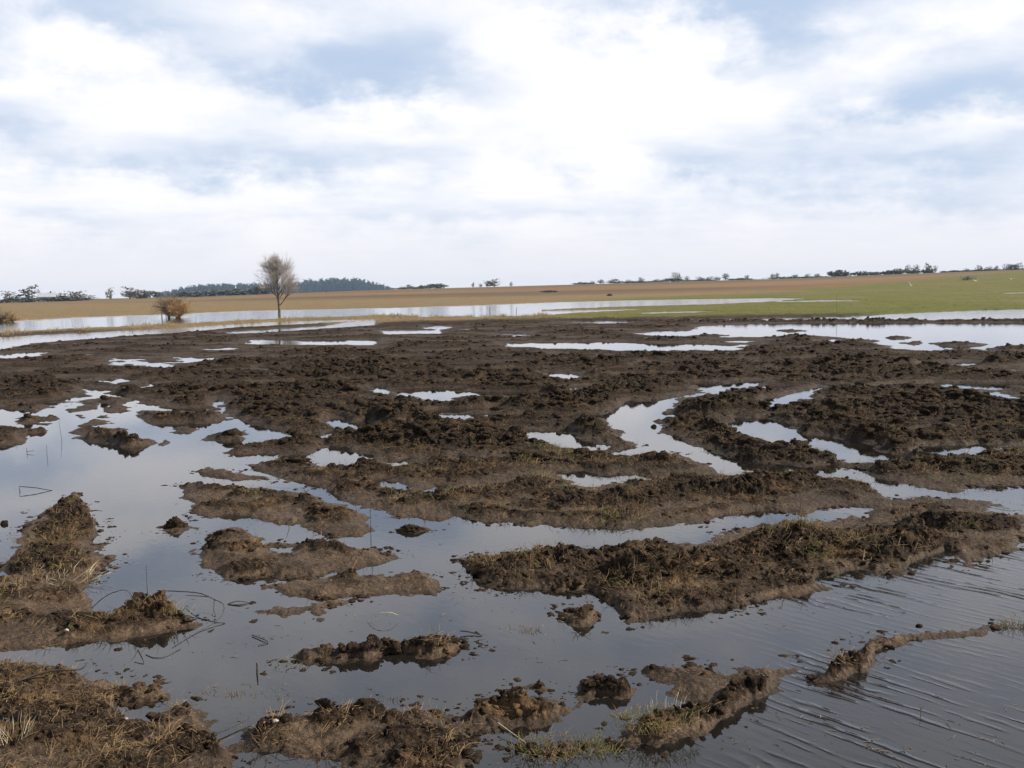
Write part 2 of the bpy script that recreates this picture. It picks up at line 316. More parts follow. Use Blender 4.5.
# rough clod ridges thrown up by the plough: foot line, height, half-width
RIDGES = [
    ([(472, 570), (520, 566), (560, 566), (620, 560), (662, 556)], .17, .22), ([(640, 580), (700, 570), (760, 560), (800, 552), (860, 556), (905, 545)], .20, .30), ([(770, 548), (800, 543), (815, 548)], .14, .18),
    ([(900, 518), (925, 514), (955, 513)], .10, .12), ([(930, 530), (970, 526), (1030, 530)], .13, .2), ([(600, 606), (650, 610), (700, 602), (770, 592), (820, 577), (905, 564)], .065, .2), ([(480, 577), (540, 585), (610, 594)], .06, .12), ([(945, 545), (985, 548), (1040, 545)], .07, .15), ([(400, 500), (470, 510), (540, 518), (640, 519), (720, 510)], .05, .12),
    ([(675, 422), (700, 428), (730, 438), (760, 447)], .16, .22), ([(748, 458), (790, 458.5), (830, 461), (846, 462)], .16, .16), ([(682, 408), (715, 405), (750, 403)], .18, .3),
    ([(560, 500), (620, 506), (680, 500), (740, 495), (800, 490), (862, 490)], .17, .28), ([(640, 488), (700, 484), (780, 480), (850, 483)], .10, .2),
    ([(785, 412), (850, 411), (950, 405), (1060, 412)], .20, .4), ([(800, 430), (860, 428), (920, 432), (1000, 430)], .13, .4), ([(860, 441), (900, 442), (950, 441), (1060, 441)], .17, .3), ([(905, 473), (960, 471), (1060, 477)], .15, .25), ([(870, 462), (940, 466), (1060, 466)], .08, .2),
    ([(340, 475), (380, 477), (430, 478), (480, 480)], .08, .2), ([(430, 500), (460, 500), (500, 498), (530, 490)], .12, .2), ([(340, 490), (370, 488), (400, 497)], .10, .15), ([(480, 512), (520, 506), (560, 512)], .08, .12),
    ([(185, 489), (210, 488), (235, 494)], .10, .10), ([(205, 507), (225, 508)], .08, .08), ([(240, 500), (270, 500), (300, 506), (330, 518)], .11, .14), ([(200, 552), (225, 553), (255, 553)], .13, .12), ([(260, 548), (310, 550), (350, 552)], .09, .10), ([(330, 582), (355, 580)], .07, .06), ([(400, 580), (430, 580)], .05, .08), ([(210, 540), (240, 537)], .06, .08),
    ([(345, 656), (370, 653)], .10, .07), ([(385, 650), (405, 650)], .07, .06), ([(418, 650), (440, 646), (458, 644)], .15, .09), ([(300, 659), (325, 656)], .05, .06),
    ([(97, 440), (108, 439), (120, 441)], .10, .2), ([(2, 436), (20, 434), (38, 432)], .12, .15), ([(32, 421), (42, 420)], .14, .1), ([(150, 416), (180, 418), (215, 420)], .06, .3),
    ([(76, 508), (72, 528), (62, 550), (50, 575)], .11, .26), ([(-20, 628), (50, 624), (100, 624)], .12, .12), ([(100, 624), (130, 622), (160, 622)], .17, .09), ([(178, 624), (190, 624)], .06, .06), ([(0, 600), (30, 600), (60, 600)], .08, .2),
    ([(-20, 690), (40, 695), (90, 700), (130, 735)], .07, .25), ([(-20, 745), (60, 745), (140, 750), (200, 755)], .07, .2), ([(170, 716), (200, 728)], .04, .08),
    ([(260, 735), (300, 727), (330, 722)], .05, .07), ([(340, 724), (375, 720), (410, 724)], .12, .11), ([(400, 745), (440, 745), (420, 768)], .11, .16), ([(475, 715), (500, 710), (515, 714)], .13, .08), ([(500, 720), (540, 715)], .06, .06),
    ([(660, 738), (700, 722), (735, 705), (755, 692)], .08, .08), ([(655, 730), (680, 722)], .07, .05), ([(640, 745), (560, 750)], .03, .04), ([(700, 685), (760, 676)], .05, .08), ([(645, 672), (690, 670)], .04, .05), ([(830, 674), (855, 666), (866, 655)], .07, .06), ([(870, 649), (930, 640)], .05, .05),
    ([(566, 620), (592, 618)], .055, .09), ([(578, 692), (615, 690)], .07, .06), ([(884, 337.8), (908, 337.8)], .12, .5), ([(938, 345), (980, 345)], .12, .5), ([(945, 350.6), (980, 350.6)], .08, .4), ([(990, 349.5), (1045, 350)], .14, .5), ([(775, 331), (800, 331)], .1, .5), ([(695, 336), (722, 335.8)], .1, .5), ([(845, 341.5), (865, 341.5)], .14, .5), ([(908, 343.2), (918, 343.2)], .2, .4),
    ([(690, 322.2), (760, 322.3), (860, 322), (1040, 321.8), (1200, 320.6)], .20, .8), ([(560, 320.6), (690, 321.6)], .12, 1.0), ([(400, 319), (470, 318.4), (540, 318.6)], .16, 1.2),
]

# ------------------------------------------------------------------ ground sheet
half = np.arange(-36, 36.001, 0.07)
side = [36 + 0.25 * i + 0.02 * i * i for i in range(1, 80) if 36 + 0.25 * i + 0.02 * i * i < 180] + [180.0]
az = np.radians(np.concatenate([-np.array(side[::-1][0:1]), -np.array(side[:-1])[::-1], half, np.array(side)]))
rr = np.concatenate([np.exp(np.arange(math.log(0.5), math.log(3.0), 0.03)), np.exp(np.arange(math.log(3.0), math.log(14.0), 0.0026)), np.exp(np.arange(math.log(14.0), math.log(62.0), 0.0038)), np.exp(np.arange(math.log(62.0), math.log(3100.0), 0.014)), [3100.0]])
AZ, RR = np.meshgrid(az, rr)
X = RR * np.sin(AZ); Y = RR * np.cos(AZ)


def poly_sd(poly, x, y):
    """signed distance, positive inside"""
    n = len(poly); d2 = np.full(x.shape, 1e12); ins = np.zeros(x.shape, bool)
    for i in range(n):
        ax, ay = poly[i]; bx, by = poly[(i + 1) % n]
        ex, ey = bx - ax, by - ay
        wx, wy = x - ax, y - ay
        t = np.clip((wx * ex + wy * ey) / (ex * ex + ey * ey + 1e-12), 0, 1)
        d2 = np.minimum(d2, (wx - t * ex) ** 2 + (wy - t * ey) ** 2)
        if ay != by: ins ^= ((ay > y) != (by > y)) & (x < ex * (y - ay) / (ey if ey else 1e-12) + ax)
    d = np.sqrt(d2)
    return np.where(ins, d, -d)


def shore_sd(x, y):
    sd = np.full(x.shape, -3.0)
    for kind, p in SHORES:
        g = unproject(p)
        span = 3.0
        lo = g.min(0) - span; hi = g.max(0) + span
        m = (x > lo[0]) & (x < hi[0]) & (y > lo[1]) & (y < hi[1])
        if not m.any(): continue
        d = np.clip(poly_sd(g, x[m], y[m]), -3, 3)
        sd[m] = np.maximum(sd[m], d) if kind == LAND else np.minimum(sd[m], -d)
    return sd


def ridge_field(x, y):
    h = np.zeros(x.shape)
    for pts, hh, w in RIDGES:
        if hh <= 0: continue
        g = unproject(pts); lo = g.min(0) - 3 * w; hi = g.max(0) + 3 * w
        m = (x > lo[0]) & (x < hi[0]) & (y > lo[1]) & (y < hi[1])
        if not m.any(): continue
        xx, yy = x[m], y[m]; d2 = np.full(xx.shape, 1e9)
        for (ax, ay), (bx, by) in zip(g[:-1], g[1:]):
            ex, ey = bx - ax, by - ay
            t = np.clip(((xx - ax) * ex + (yy - ay) * ey) / (ex * ex + ey * ey), 0, 1)
            d2 = np.minimum(d2, (xx - ax - t * ex) ** 2 + (yy - ay - t * ey) ** 2)
        h[m] = np.maximum(h[m], hh * np.exp(-d2 / (w * w)))
    return h


def hill_height(a, r):
    """gentle far rise; a = azimuth, r = distance"""
    px = 512 + F * np.tan(np.clip(a, -1.2, 1.2))
    crest = np.interp(px, [-400, 0, 200, 300, 400, 500, 600, 700, 800, 900, 1024, 1500, 2500], [.3, .5, 1.4, 2.6, 3.6, 4.0, 4.5, 5.0, 5.4, 6.5, 7.4, 9, 9])
    start = np.interp(px, [0, 250, 480, 770, 1024], [110, 135, 150, 165, 150])
    back = np.abs(a) > 1.25
    h = crest * sstep(r, start, 640) * (1 - 0.8 * sstep(r, 680, 1500))
    return np.where(back, 0.0, h)


def terrain(x, y, coarse=False):
    r = np.hypot(x, y); a = np.arctan2(x, y)
    # ragged edges: shift the lookup by noise that grows with distance
    k = np.clip(r, 3, 60)
    f1 = 2.2 / np.clip(k, 4, 20) ** 0.5
    ks = np.minimum(k, 24)
    wx = x + (0.016 * ks) * fbm(x * 3 * f1, y * 3 * f1, 5, 20, 0.6)
    wy = y + (0.020 * ks) * fbm(x * 3 * f1, y * 3 * f1, 5, 40, 0.6)
    sd = shore_sd(wx, wy)
    rg = ridge_field(wx, wy) * np.clip(0.66 + 0.95 * fbm(x * 1.1 + 4, y * 1.6, 3, 120), 0.34, 1.05)
    pud = (fbm(x * 0.30 + 0.1 * y, y * 0.55, 4, 130, 0.55) - 0.34) * 1.6        # odd small puddles in the furrows
    pud = np.where((r > 13) & (r < 60), pud, -1)
    sd = np.minimum(sd, -pud)
    field = sstep(r, 9.5, 14) * (1 - sstep(r, 64, 74))                      # the open ploughed field further out
    # furrow slices lie across the view
    fx = x + 0.25 * y
    furrow = 0.5 + 0.5 * np.clip(2.4 * fbm(fx * 0.24, y * 0.85, 3, 60), -1, 1)
    furrow2 = 0.5 + 0.5 * np.clip(2.6 * fbm(fx * 0.7, y * 1.8, 3, 80), -1, 1)
    patch = np.clip(0.5 + 1.6 * fbm(x * 1.5, y * 1.5, 3, 85), 0, 1)
    famp = field * (1 - 0.35 * sstep(r, 24, 34)) * (0.045 + 0.21 * furrow ** 1.6 * (0.30 + 0.70 * furrow2))
    famp = famp + (1 - field) * (0.005 + 0.060 * patch ** 1.8 * (0.4 + 0.6 * furrow2))
    if x.ndim == 2:                                                          # plough ridges stay low in front of standing water
        lim = np.full(x.shape, 9.0)
        for j in range(1, 44):
            gap = r[j:] - r[:-j]
            l = np.where((sd[j:] < -0.05) & (r[:-j] > 9.3), 0.018 + 0.85 * gap * EYE / r[:-j], 9.0)
            lim[:-j] = np.minimum(lim[:-j], l)
        famp = np.minimum(famp, lim); rg = np.where(r > 44, rg, np.minimum(rg, 0.80 * lim + 0.015))
    amp = np.maximum(rg, famp)
    hf = 1 / (1 + (r / 13) ** 2)
    wide = np.where(rg > famp * 0.8, np.clip(0.012 * r, 0.06, 0.4), np.clip(0.026 * r, 0.10, 1.1))
    rise = sstep(sd, 0.0, wide)
    q1 = 0.30 * fbm(x * 6, y * 6, 3, 5); q2 = 0.30 * fbm(x * 6 + 9, y * 6, 3, 6)
    c = 0.44 * lumps(x * 3.2 + q1, y * 3.8 + q2, 1) + 0.34 * lumps(x * 7.5 + y + q1, y * 8.5 + q2, 2) + 0.22 * lumps(x * 17 + 2 * q1, y * 17 + x + 2 * q2, 3)
    slab = 0.40 + 0.60 * sstep(fbm(x * 0.9 + 3, y * 1.3, 2, 180), -0.25, 0.2)             # some slices were cut smooth
    hf = hf * slab
    c = c * (0.55 + 0.45 * slab)
    bil = 1 - 2.2 * np.abs(fbm(x * 4, y * 5, 4, 30, 0.55))
    crumble = fbm(x * 12, y * 12, 4, 35, 0.68)
    rough = np.clip(amp / 0.07, 0, 1) * rise
    z = np.where(sd < 0, np.maximum(sd * np.where(r < 9, 0.17, 0.26), -0.20), 0.026 * (1 - np.exp(-sd / 0.10)) + 0.008 * np.minimum(sd, 1.5))
    z += rise * amp * (0.20 + 0.80 * c + 0.30 * bil + 0.22 * crumble * hf)
    z += np.where(sd > -0.25, 0.015, 0.006) * fbm(x * 5, y * 5, 5, 50, 0.62) + rough * hf * (0.020 * lumps(x * 30, y * 30, 9) + 0.020 * fbm(x * 26, y * 26, 4, 55, 0.65))
    far = sstep(r, 66, 80)
    z = np.where(sd > 0, z + far * (0.03 + 0.04 * fbm(x * .3, y * .3, 2, 70)), z - far * 0.1)
    z = z + np.where(sd > 0, hill_height(a, r), 0)
    return z, sd, rough, rg


Zc, SDc, ROc, RGc = terrain(X, Y)
nr, nc = X.shape
# clod faces overhang and are broken: push the surface sideways with its own noise
push = ROc * 0.95
XD = X + push * 0.030 * fbm(X * 9 + 5 * Zc, Y * 9 + 17 * Zc, 3, 150, 0.6)
YD = Y + push * 0.040 * fbm(X * 9 - 17 * Zc, Y * 9 + 9 * Zc, 3, 160, 0.6)
verts = np.stack([XD, YD, Zc], -1).reshape(-1, 3)
idx = np.arange(nr * nc).reshape(nr, nc)
quads = np.stack([idx[:-1, :-1], idx[:-1, 1:], idx[1:, 1:], idx[1:, :-1]], -1).reshape(-1, 4)[:, ::-1]

# what grows or lies where: dry grass, green grass, brown stubble, ploughed earth
PX = 512 + F * np.tan(np.clip(AZ, -1.3, 1.3)); R_ = RR
nA = fbm(X * .02, Y * .02, 4, 90); nB = fbm(X * .12, Y * .05, 4, 95)
far = sstep(R_, 62, 70) * (np.abs(AZ) < 1.3)
strip_dist = np.interp(PX, [-300, 0, 120, 280, 400, 545, 620, 760], [50, 62, 70, 90, 93, 82, 72, 64])
is_left = sstep(PX, 600, 520)
dry = np.clip(is_left + (1 - is_left) * sstep(nB, 0.0, 0.5) * 0.8, 0, 1)
hill_t = sstep(R_, 150, 330)
green_w = sstep(PX + 120 * nA, 500, 640) * (1 - sstep(R_ + 60 * nA, np.interp(PX, [500, 800, 1024], [120, 200, 420]), np.interp(PX, [500, 800, 1024], [150, 270, 520])))
green_w = np.clip(green_w * (0.95 + 0.8 * nB), 0, 1)
stub = np.clip(0.5 + 1.4 * fbm(X * .004 + 3, Y * .012, 3, 99), 0, 1)
crest_green = sstep(R_, 430, 560) * 0.8
cov = np.stack([far, green_w, stub, crest_green], -1).reshape(-1, 4).astype(np.float32)


def mud_nodes(t, rough, z_world, pos):
    """peaty clods, smooth settled silt, bits of straw; returns colour, roughness, height"""
    n1 = t.noise(pos, 1.3, 5, 0.6); n2 = t.noise(pos, 9.0, 6, 0.65); n3 = t.noise(pos, 55.0, 5, 0.65); n4 = t.noise(pos, 3.5, 4, 0.6)
    peat = t.mix(t.ramp(n2, 0.35, 0.68), (0.010, 0.0072, 0.0056), (0.050, 0.033, 0.022))
    peat = t.mix(t.math('MULTIPLY', t.ramp(n4, 0.52, 0.72), 0.75), peat, (0.18, 0.110, 0.058))
    silt = t.mix(t.ramp(n1, 0.3, 0.7), (0.050, 0.036, 0.026), (0.112, 0.077, 0.052))
    silt = t.mix(t.math('MULTIPLY', t.ramp(n2, 0.45, 0.68), 0.75), silt, (0.030, 0.022, 0.017))
    silt = t.mix(t.math('MULTIPLY', t.ramp(t.noise(pos, 24.0, 6, 0.7), 0.48, 0.66), 0.55), silt, (0.026, 0.019, 0.015))
    f = t.ramp(t.math('ADD', rough, t.math('MULTIPLY', t.math('SUBTRACT', n2, 0.5), 0.9)), 0.22, 0.62)
    col = t.mix(f, silt, peat)
    # the open field is blacker peat than the sandy near islands
    px_, py_, pz_ = t.sep(pos)
    black = t.ramp(t.math('ADD', t.math('ADD', py_, t.math('MULTIPLY', px_, 0.55)), t.math('MULTIPLY', t.math('SUBTRACT', n1, 0.5), 5.0)), 6.5, 12.5)
    col = t.mix(t.math('MULTIPLY', black, 0.60), col, (0.017, 0.013, 0.0105))
    # chopped straw lying in the soil
    st = t.noise(t.comb(t.math('MULTIPLY', t.sep(pos)[0], 1.0), t.math('MULTIPLY', t.sep(pos)[1], 3.0), t.sep(pos)[2]), 26.0, 4, 0.75, 1.5)
    sm = t.math('MULTIPLY', t.ramp(st, 0.60, 0.70), t.ramp(n1, 0.38, 0.58))
    col = t.mix(t.math('MULTIPLY', sm, 0.9), col, (0.33, 0.225, 0.115))
    col = t.mix(t.math('MULTIPLY', t.ramp(n3, 0.52, 0.74), 0.55), col, (0.23, 0.165, 0.11))
    rg = t.mix(f, (0.62, 0.62, 0.62), (0.90, 0.90, 0.90))
    # damp rim where water wicks up
    damp = t.ramp(t.math('ADD', z_world, t.math('MULTIPLY', t.math('SUBTRACT', n2, 0.5), 0.012)), 0.003, 0.018, 1.0, 0.0)
    col = t.mix(t.math('MULTIPLY', damp, 0.60), col, (0.036, 0.026, 0.019))
    rgh = t.math('SUBTRACT', t.sep(rg)[0], t.math('MULTIPLY', damp, 0.10))
    vo = t.node('ShaderNodeTexVoronoi', feature='SMOOTH_F1'); vo.inputs['Scale'].default_value = 30.0; t.l.new(pos, vo.inputs['Vector'])
    h = t.math('ADD', t.math('ADD', t.math('MULTIPLY', n2, 0.6), t.math('MULTIPLY', n3, 0.5)), t.math('MULTIPLY', vo.outputs['Distance'], -0.35))
    h = t.math('MULTIPLY', h, t.math('ADD', 0.55, t.math('MULTIPLY', f, 0.45)))
    return col, rgh, h, f


def make_ground_mat():
    m, t, out = mat_new('muddy_ground')
    b = t.node('ShaderNodeBsdfPrincipled'); b.inputs['Specular IOR Level'].default_value = 0.09
    geo = t.node('ShaderNodeNewGeometry'); pos = geo.outputs['Position']
    ra = t.node('ShaderNodeAttribute', attribute_name='rough').outputs['Fac']
    cv = t.node('ShaderNodeAttribute', attribute_name='cover')
    cs = t.node('ShaderNodeSeparateColor'); t.l.new(cv.outputs['Color'], cs.inputs[0])
    col, rgh, h, f = mud_nodes(t, ra, t.sep(pos)[2], pos)
    g1 = t.noise(pos, 0.25, 5, 0.65); g2 = t.noise(pos, 2.5, 5, 0.7)
    mp = t.comb(t.math('MULTIPLY', t.sep(pos)[0], 0.010), t.math('MULTIPLY', t.sep(pos)[1], 0.07), 0.0)
    band = t.noise(mp, 1.0, 6, 0.6)
    green = t.mix(t.ramp(g1, 0.3, 0.7), (0.082, 0.102, 0.020), (0.118, 0.116, 0.032))
    green = t.mix(t.math('MULTIPLY', t.ramp(band, 0.50, 0.68), 0.65), green, (0.17, 0.118, 0.052))
    dryc = t.mix(t.ramp(g1, 0.3, 0.7), (0.205, 0.150, 0.080), (0.155, 0.115, 0.064))
    brown = t.mix(t.ramp(band, 0.35, 0.65), (0.140, 0.094, 0.058), (0.078, 0.064, 0.042))
    brown = t.mix(cs.outputs[2], brown, (0.195, 0.115, 0.058))
    z = t.sep(pos)[2]
    base = t.mix(t.ramp(z, 0.25, 0.7), dryc, brown)
    base = t.mix(t.math('MULTIPLY', cv.outputs['Alpha'], 0.7), base, (0.085, 0.088, 0.040))
    base = t.mix(cs.outputs[1], base, green)
    base = t.mix(t.math('MULTIPLY', t.ramp(g2, 0.45, 0.70), 0.45), base, (0.07, 0.055, 0.03))
    fin = t.mix(cs.outputs[0], col, base)
    # settled sediment on the bottom
    under = t.ramp(z, -0.03, -0.002, 1.0, 0.0)
    fin = t.mix(t.math('MULTIPLY', under, 0.6), fin, (0.085, 0.055, 0.030))
    t.l.new(fin, b.inputs['Base Color']); t.l.new(t.math('MAXIMUM', rgh, t.math('MULTIPLY', cs.outputs[0], 0.95)), b.inputs['Roughness'])
    t.l.new(t.bump(h, 0.070, 1.0), b.inputs['Normal'])
    t.l.new(b.outputs[0], out.inputs[0])
    return m


MUD_GROUND = make_ground_mat()
ground = new_mesh('ground', verts, quads, MUD_GROUND)
ground['kind'] = 'structure'
at = ground.data.attributes.new('rough', 'FLOAT', 'POINT'); at.data.foreach_set('value', ROc.ravel().astype(np.float32))
at = ground.data.attributes.new('cover', 'FLOAT_COLOR', 'POINT'); at.data.foreach_set('color', cov.ravel())


def ground_z(x, y):
    z, _, _, _ = terrain(np.array([float(x)]), np.array([float(y)]))
    return float(z[0])


# ------------------------------------------------------------------ water sheet
def make_water_mat():
    m, t, out = mat_new('flood_water')
    geo = t.node('ShaderNodeNewGeometry'); pos = geo.outputs['Position']
    x, y, z = t.sep(pos)
    dist = t.math('SQRT', t.math('ADD', t.math('MULTIPLY', x, x), t.math('MULTIPLY', y, y)))
    # wind ripples run over the open water on the right
    w1 = t.noise(pos, 0.9, 3, 0.5)
    along = t.math('ADD', t.math('MULTIPLY', x, 0.77), t.math('MULTIPLY', y, 0.64))
    across = t.math('SUBTRACT', t.math('MULTIPLY', x, 0.64), t.math('MULTIPLY', y, 0.77))
    n_al = t.noise(t.comb(t.math('MULTIPLY', along, 1.0), t.math('MULTIPLY', across, 0.55), 0.0), 3.0, 3, 0.55)
    ph = t.math('ADD', t.math('MULTIPLY', along, 86.0), t.math('MULTIPLY', n_al, 15.0))
    s = t.math('SINE', ph)
    crest = t.math('POWER', t.math('ADD', t.math('MULTIPLY', s, 0.5), 0.5), 3.2)
    brk = t.noise(t.comb(t.math('MULTIPLY', along, 5.0), t.math('MULTIPLY', across, 1.6), 0.0), 1.0, 3, 0.6)
    crest = t.math('MULTIPLY', crest, t.ramp(brk, 0.42, 0.64, 0.03, 1.0))
    # open reach: right of a line through the near water, before the mud bank
    reach = t.math('SUBTRACT', x, t.math('ADD', 1.22, t.math('MULTIPLY', t.math('SUBTRACT', y, 5.0), 0.42)))
    mask = t.math('MULTIPLY', t.ramp(t.math('ADD', reach, t.math('MULTIPLY', t.math('SUBTRACT', w1, 0.5), 1.2)), -0.35, 0.75), t.ramp(y, 7.6, 9.5, 1.0, 0.0))
    gust = t.ramp(t.noise(t.comb(t.math('MULTIPLY', along, 0.7), t.math('MULTIPLY', across, 0.4), 3.0), 1.6, 3, 0.6), 0.38, 0.62, 0.15, 1.0)
    mask = t.math('MULTIPLY', mask, gust)
    hr = t.math('MULTIPLY', t.math('MULTIPLY', crest, mask), 0.0050)
    fine = t.noise(t.comb(t.math('MULTIPLY', along, 1.0), t.math('MULTIPLY', across, 0.4), 0.0), 14.0, 3, 0.55)
    calm = t.math('ADD', 0.00050, t.math('MULTIPLY', mask, 0.0016))
    hf = t.math('MULTIPLY', fine, calm)
    # far lagoon is wind-roughened
    far_n = t.math('MULTIPLY', t.noise(pos, 1.6, 3, 0.6), t.ramp(dist, 30, 90, 0.0, 0.03))
    h = t.math('ADD', t.math('ADD', hr, hf), far_n)
    nrm = t.bump(h, 1.0, 1.0)
    fr = t.node('ShaderNodeFresnel'); fr.inputs[0].default_value = 1.50; t.l.new(nrm, fr.inputs[1])
    gl = t.node('ShaderNodeBsdfGlossy'); gl.inputs['Roughness'].default_value = 0.03; gl.inputs['Color'].default_value = (0.96, 0.97, 1.0, 1); t.l.new(nrm, gl.inputs['Normal'])
    tr = t.node('ShaderNodeBsdfTransparent'); tr.inputs[0].default_value = (0.72, 0.60, 0.45, 1)
    df = t.node('ShaderNodeBsdfDiffuse'); df.inputs[0].default_value = (0.030, 0.027, 0.024, 1)
    mx = t.node('ShaderNodeMixShader'); mx.inputs[0].default_value = 0.34; t.l.new(tr.outputs[0], mx.inputs[1]); t.l.new(df.outputs[0], mx.inputs[2])
    m2 = t.node('ShaderNodeMixShader'); t.l.new(fr.outputs[0], m2.inputs[0]); t.l.new(mx.outputs[0], m2.inputs[1]); t.l.new(gl.outputs[0], m2.inputs[2])
    t.l.new(m2.outputs[0], out.inputs[0])
    return m


wr = [0.01, 2, 4, 8, 16, 40, 100, 300, 800, 1800, 3080]
wv = []; wf = []
NW = 72
for i, r in enumerate(wr):
    for j in range(NW): wv.append((r * math.sin(2 * math.pi * j / NW), r * math.cos(2 * math.pi * j / NW), 0.0))
for i in range(len(wr) - 1):
    for j in range(NW): wf.append([i * NW + (j + 1) % NW, i * NW + j, (i + 1) * NW + j, (i + 1) * NW + (j + 1) % NW])
water = new_mesh('flood_water', wv, np.array(wf)[:, ::-1], make_water_mat()); water['kind'] = 'structure'
if water.data.polygons[NW * 3].normal.z < 0: water.data.flip_normals()
if ground.data.polygons[nc * 40 + nc // 2].normal.z < 0: ground.data.flip_normals()

# ------------------------------------------------------------------ loose clods
def ico(sub):
    bm = bmesh.new(); bmesh.ops.create_icosphere(bm, subdivisions=sub, radius=1.0)
    v = np.array([p.co[:] for p in bm.verts]); f = np.array([[q.index for q in p.verts] for p in bm.faces]); bm.free()
    return v, f


def clod_shape(seed, sub=3, rough=0.50):
    v, f = ico(sub); o = seed * 13.7
    n = fbm(v[:, 0] * 1.3 + o, v[:, 1] * 1.3 + v[:, 2] * 0.9, 3, seed) + 0.6 * fbm(v[:, 2] * 1.9 + o, v[:, 0] * 1.7 - v[:, 1], 3, seed + 3)
    l = lumps(v[:, 0] * 2.4 + o + v[:, 2], v[:, 1] * 2.4 + v[:, 2] * 1.3, seed)
    s = 0.86 + rough * n + 0.30 * (l - 0.4) + 0.22 * fbm(v[:, 0] * 5 + o, v[:, 1] * 5 + v[:, 2] * 5, 3, seed + 9, 0.65)
    v = v * np.clip(s, 0.45, 1.6)[:, None]
    v[:, 2] *= 0.72
    return v, f


def make_clod_mat():
    m, t, out = mat_new('peat_clod')
    b = t.node('ShaderNodeBsdfPrincipled'); b.inputs['Specular IOR Level'].default_value = 0.05
    pos = t.node('ShaderNodeNewGeometry').outputs['Position']
    v = t.node('ShaderNodeValue'); v.outputs[0].default_value = 0.8
    col, rgh, h, f = mud_nodes(t, v.outputs[0], t.sep(pos)[2], pos)
    t.l.new(col, b.inputs['Base Color']); t.l.new(rgh, b.inputs['Roughness']); t.l.new(t.bump(h, 0.060), b.inputs['Normal'])
    t.l.new(b.outputs[0], out.inputs[0])
    return m


CLOD_MAT = make_clod_mat()


def scatter_clods():
    base = [clod_shape(i, 2) for i in range(8)]
    w = ROc * (RR < 50) * (RR > 3) * (np.abs(AZ) < R(34)) * (SDc > 0.03) * np.clip(RGc / 0.06 + (RR > 11) * 0.8, 0, 1)
    w = w * RR ** 2 / (1 + (RR / 5.5) ** 2.6)   # cell area grows with r squared; fewer far off
    p = (w / w.sum()).ravel(); N = 14000
    pick = rng.choice(len(p), N, p=p)
    vs, fs, off = [], [], 0
    for i in pick:
        x, y, z = verts[i]; r = math.hypot(x, y)
        s = 0.5 * (0.010 + 0.048 * rng.random() ** 2.6) * (1 + 0.020 * r)
        v, f = base[rng.integers(8)]
        a, b_ = rng.random() * 6.28, rng.normal(0, 0.5)
        ca, sa, cb, sb = math.cos(a), math.sin(a), math.cos(b_), math.sin(b_)
        q = v * s * np.array([1 + 0.5 * rng.random(), 1.0, 0.55 + 0.4 * rng.random()])
        q = np.stack([q[:, 0], q[:, 1] * cb - q[:, 2] * sb, q[:, 1] * sb + q[:, 2] * cb], 1)
        q = np.stack([q[:, 0] * ca - q[:, 1] * sa, q[:, 0] * sa + q[:, 1] * ca, q[:, 2]], 1) + np.array([x + rng.normal(0, .01), y + rng.normal(0, .01), z - 0.10 * s])
        vs.append(q); fs.append(f + off); off += len(q)
    o = new_mesh('mud_crumbs', np.concatenate(vs), np.concatenate(fs), CLOD_MAT); o['kind'] = 'stuff'
    o['label'] = 'crumbled dark peat lumps strewn over the plough ridges'


def scatter_field_clods():
    """dark turned-up lumps over the plough slices further out"""
    base = [clod_shape(20 + i, 2, 0.75) for i in range(8)]
    w = ROc * (RR < 58) * (RR > 11) * (np.abs(AZ) < R(33)) * (SDc > 0.02) * np.clip(Zc - 0.05, 0, 0.2)
    w = w * RR ** 2 / (1 + (RR / 20) ** 2)
    p = (w / w.sum()).ravel(); vs, fs, off = [], [], 0
    for i in rng.choice(len(p), 9000, p=p):
        x, y, z = verts[i]
        sz = 0.5 * (0.035 + 0.15 * rng.random() ** 2.8)
        v, f = base[rng.integers(8)]
        a = rng.random() * 6.28; ca, sa = math.cos(a), math.sin(a)
        q = v * sz * np.array([1 + 0.7 * rng.random(), 0.9, 0.6 + 0.4 * rng.random()])
        q = np.stack([q[:, 0] * ca - q[:, 1] * sa, q[:, 0] * sa + q[:, 1] * ca, q[:, 2]], 1) + np.array([x, y, z + 0.05 * sz])
        vs.append(q); fs.append(f + off); off += len(q)
    o = new_mesh('field_clods', np.concatenate(vs), np.concatenate(fs), CLOD_MAT); o['kind'] = 'stuff'
    o['label'] = 'dark turned-up lumps over the ploughed field further out'


def scatter_shore_crumbs():
    """small slumped bits along the waterline"""
    base = [clod_shape(40 + i, 2, 0.6) for i in range(6)]
    w = (RR < 13) * (RR > 3) * (np.abs(AZ) < R(33)) * (SDc > -0.16) * (SDc < 0.05) * sstep(fbm(X * 1.8, Y * 1.8, 3, 190), -0.1, 0.4) * RR ** 2 / (1 + (RR / 7) ** 2)
    p = (w / w.sum()).ravel(); vs, fs, off = [], [], 0
    for i in rng.choice(len(p), 2600, p=p):
        x, y, z = verts[i]; sz = 0.5 * (0.010 + 0.045 * rng.random() ** 3) * (1 + 0.03 * math.hypot(x, y))
        v, f = base[rng.integers(6)]; a = rng.random() * 6.28; ca, sa = math.cos(a), math.sin(a)
        q = v * sz * np.array([1 + 0.6 * rng.random(), 0.9, 0.5 + 0.3 * rng.random()])
        q = np.stack([q[:, 0] * ca - q[:, 1] * sa, q[:, 0] * sa + q[:, 1] * ca, q[:, 2]], 1) + np.array([x, y, max(z, -0.25 * sz)])
        vs.append(q); fs.append(f + off); off += len(q)
    o = new_mesh('shore_crumbs', np.concatenate(vs), np.concatenate(fs), CLOD_MAT); o['kind'] = 'stuff'
    o['label'] = 'small slumped bits of mud along the waterline'


scatter_clods()
scatter_field_clods()
scatter_shore_crumbs()

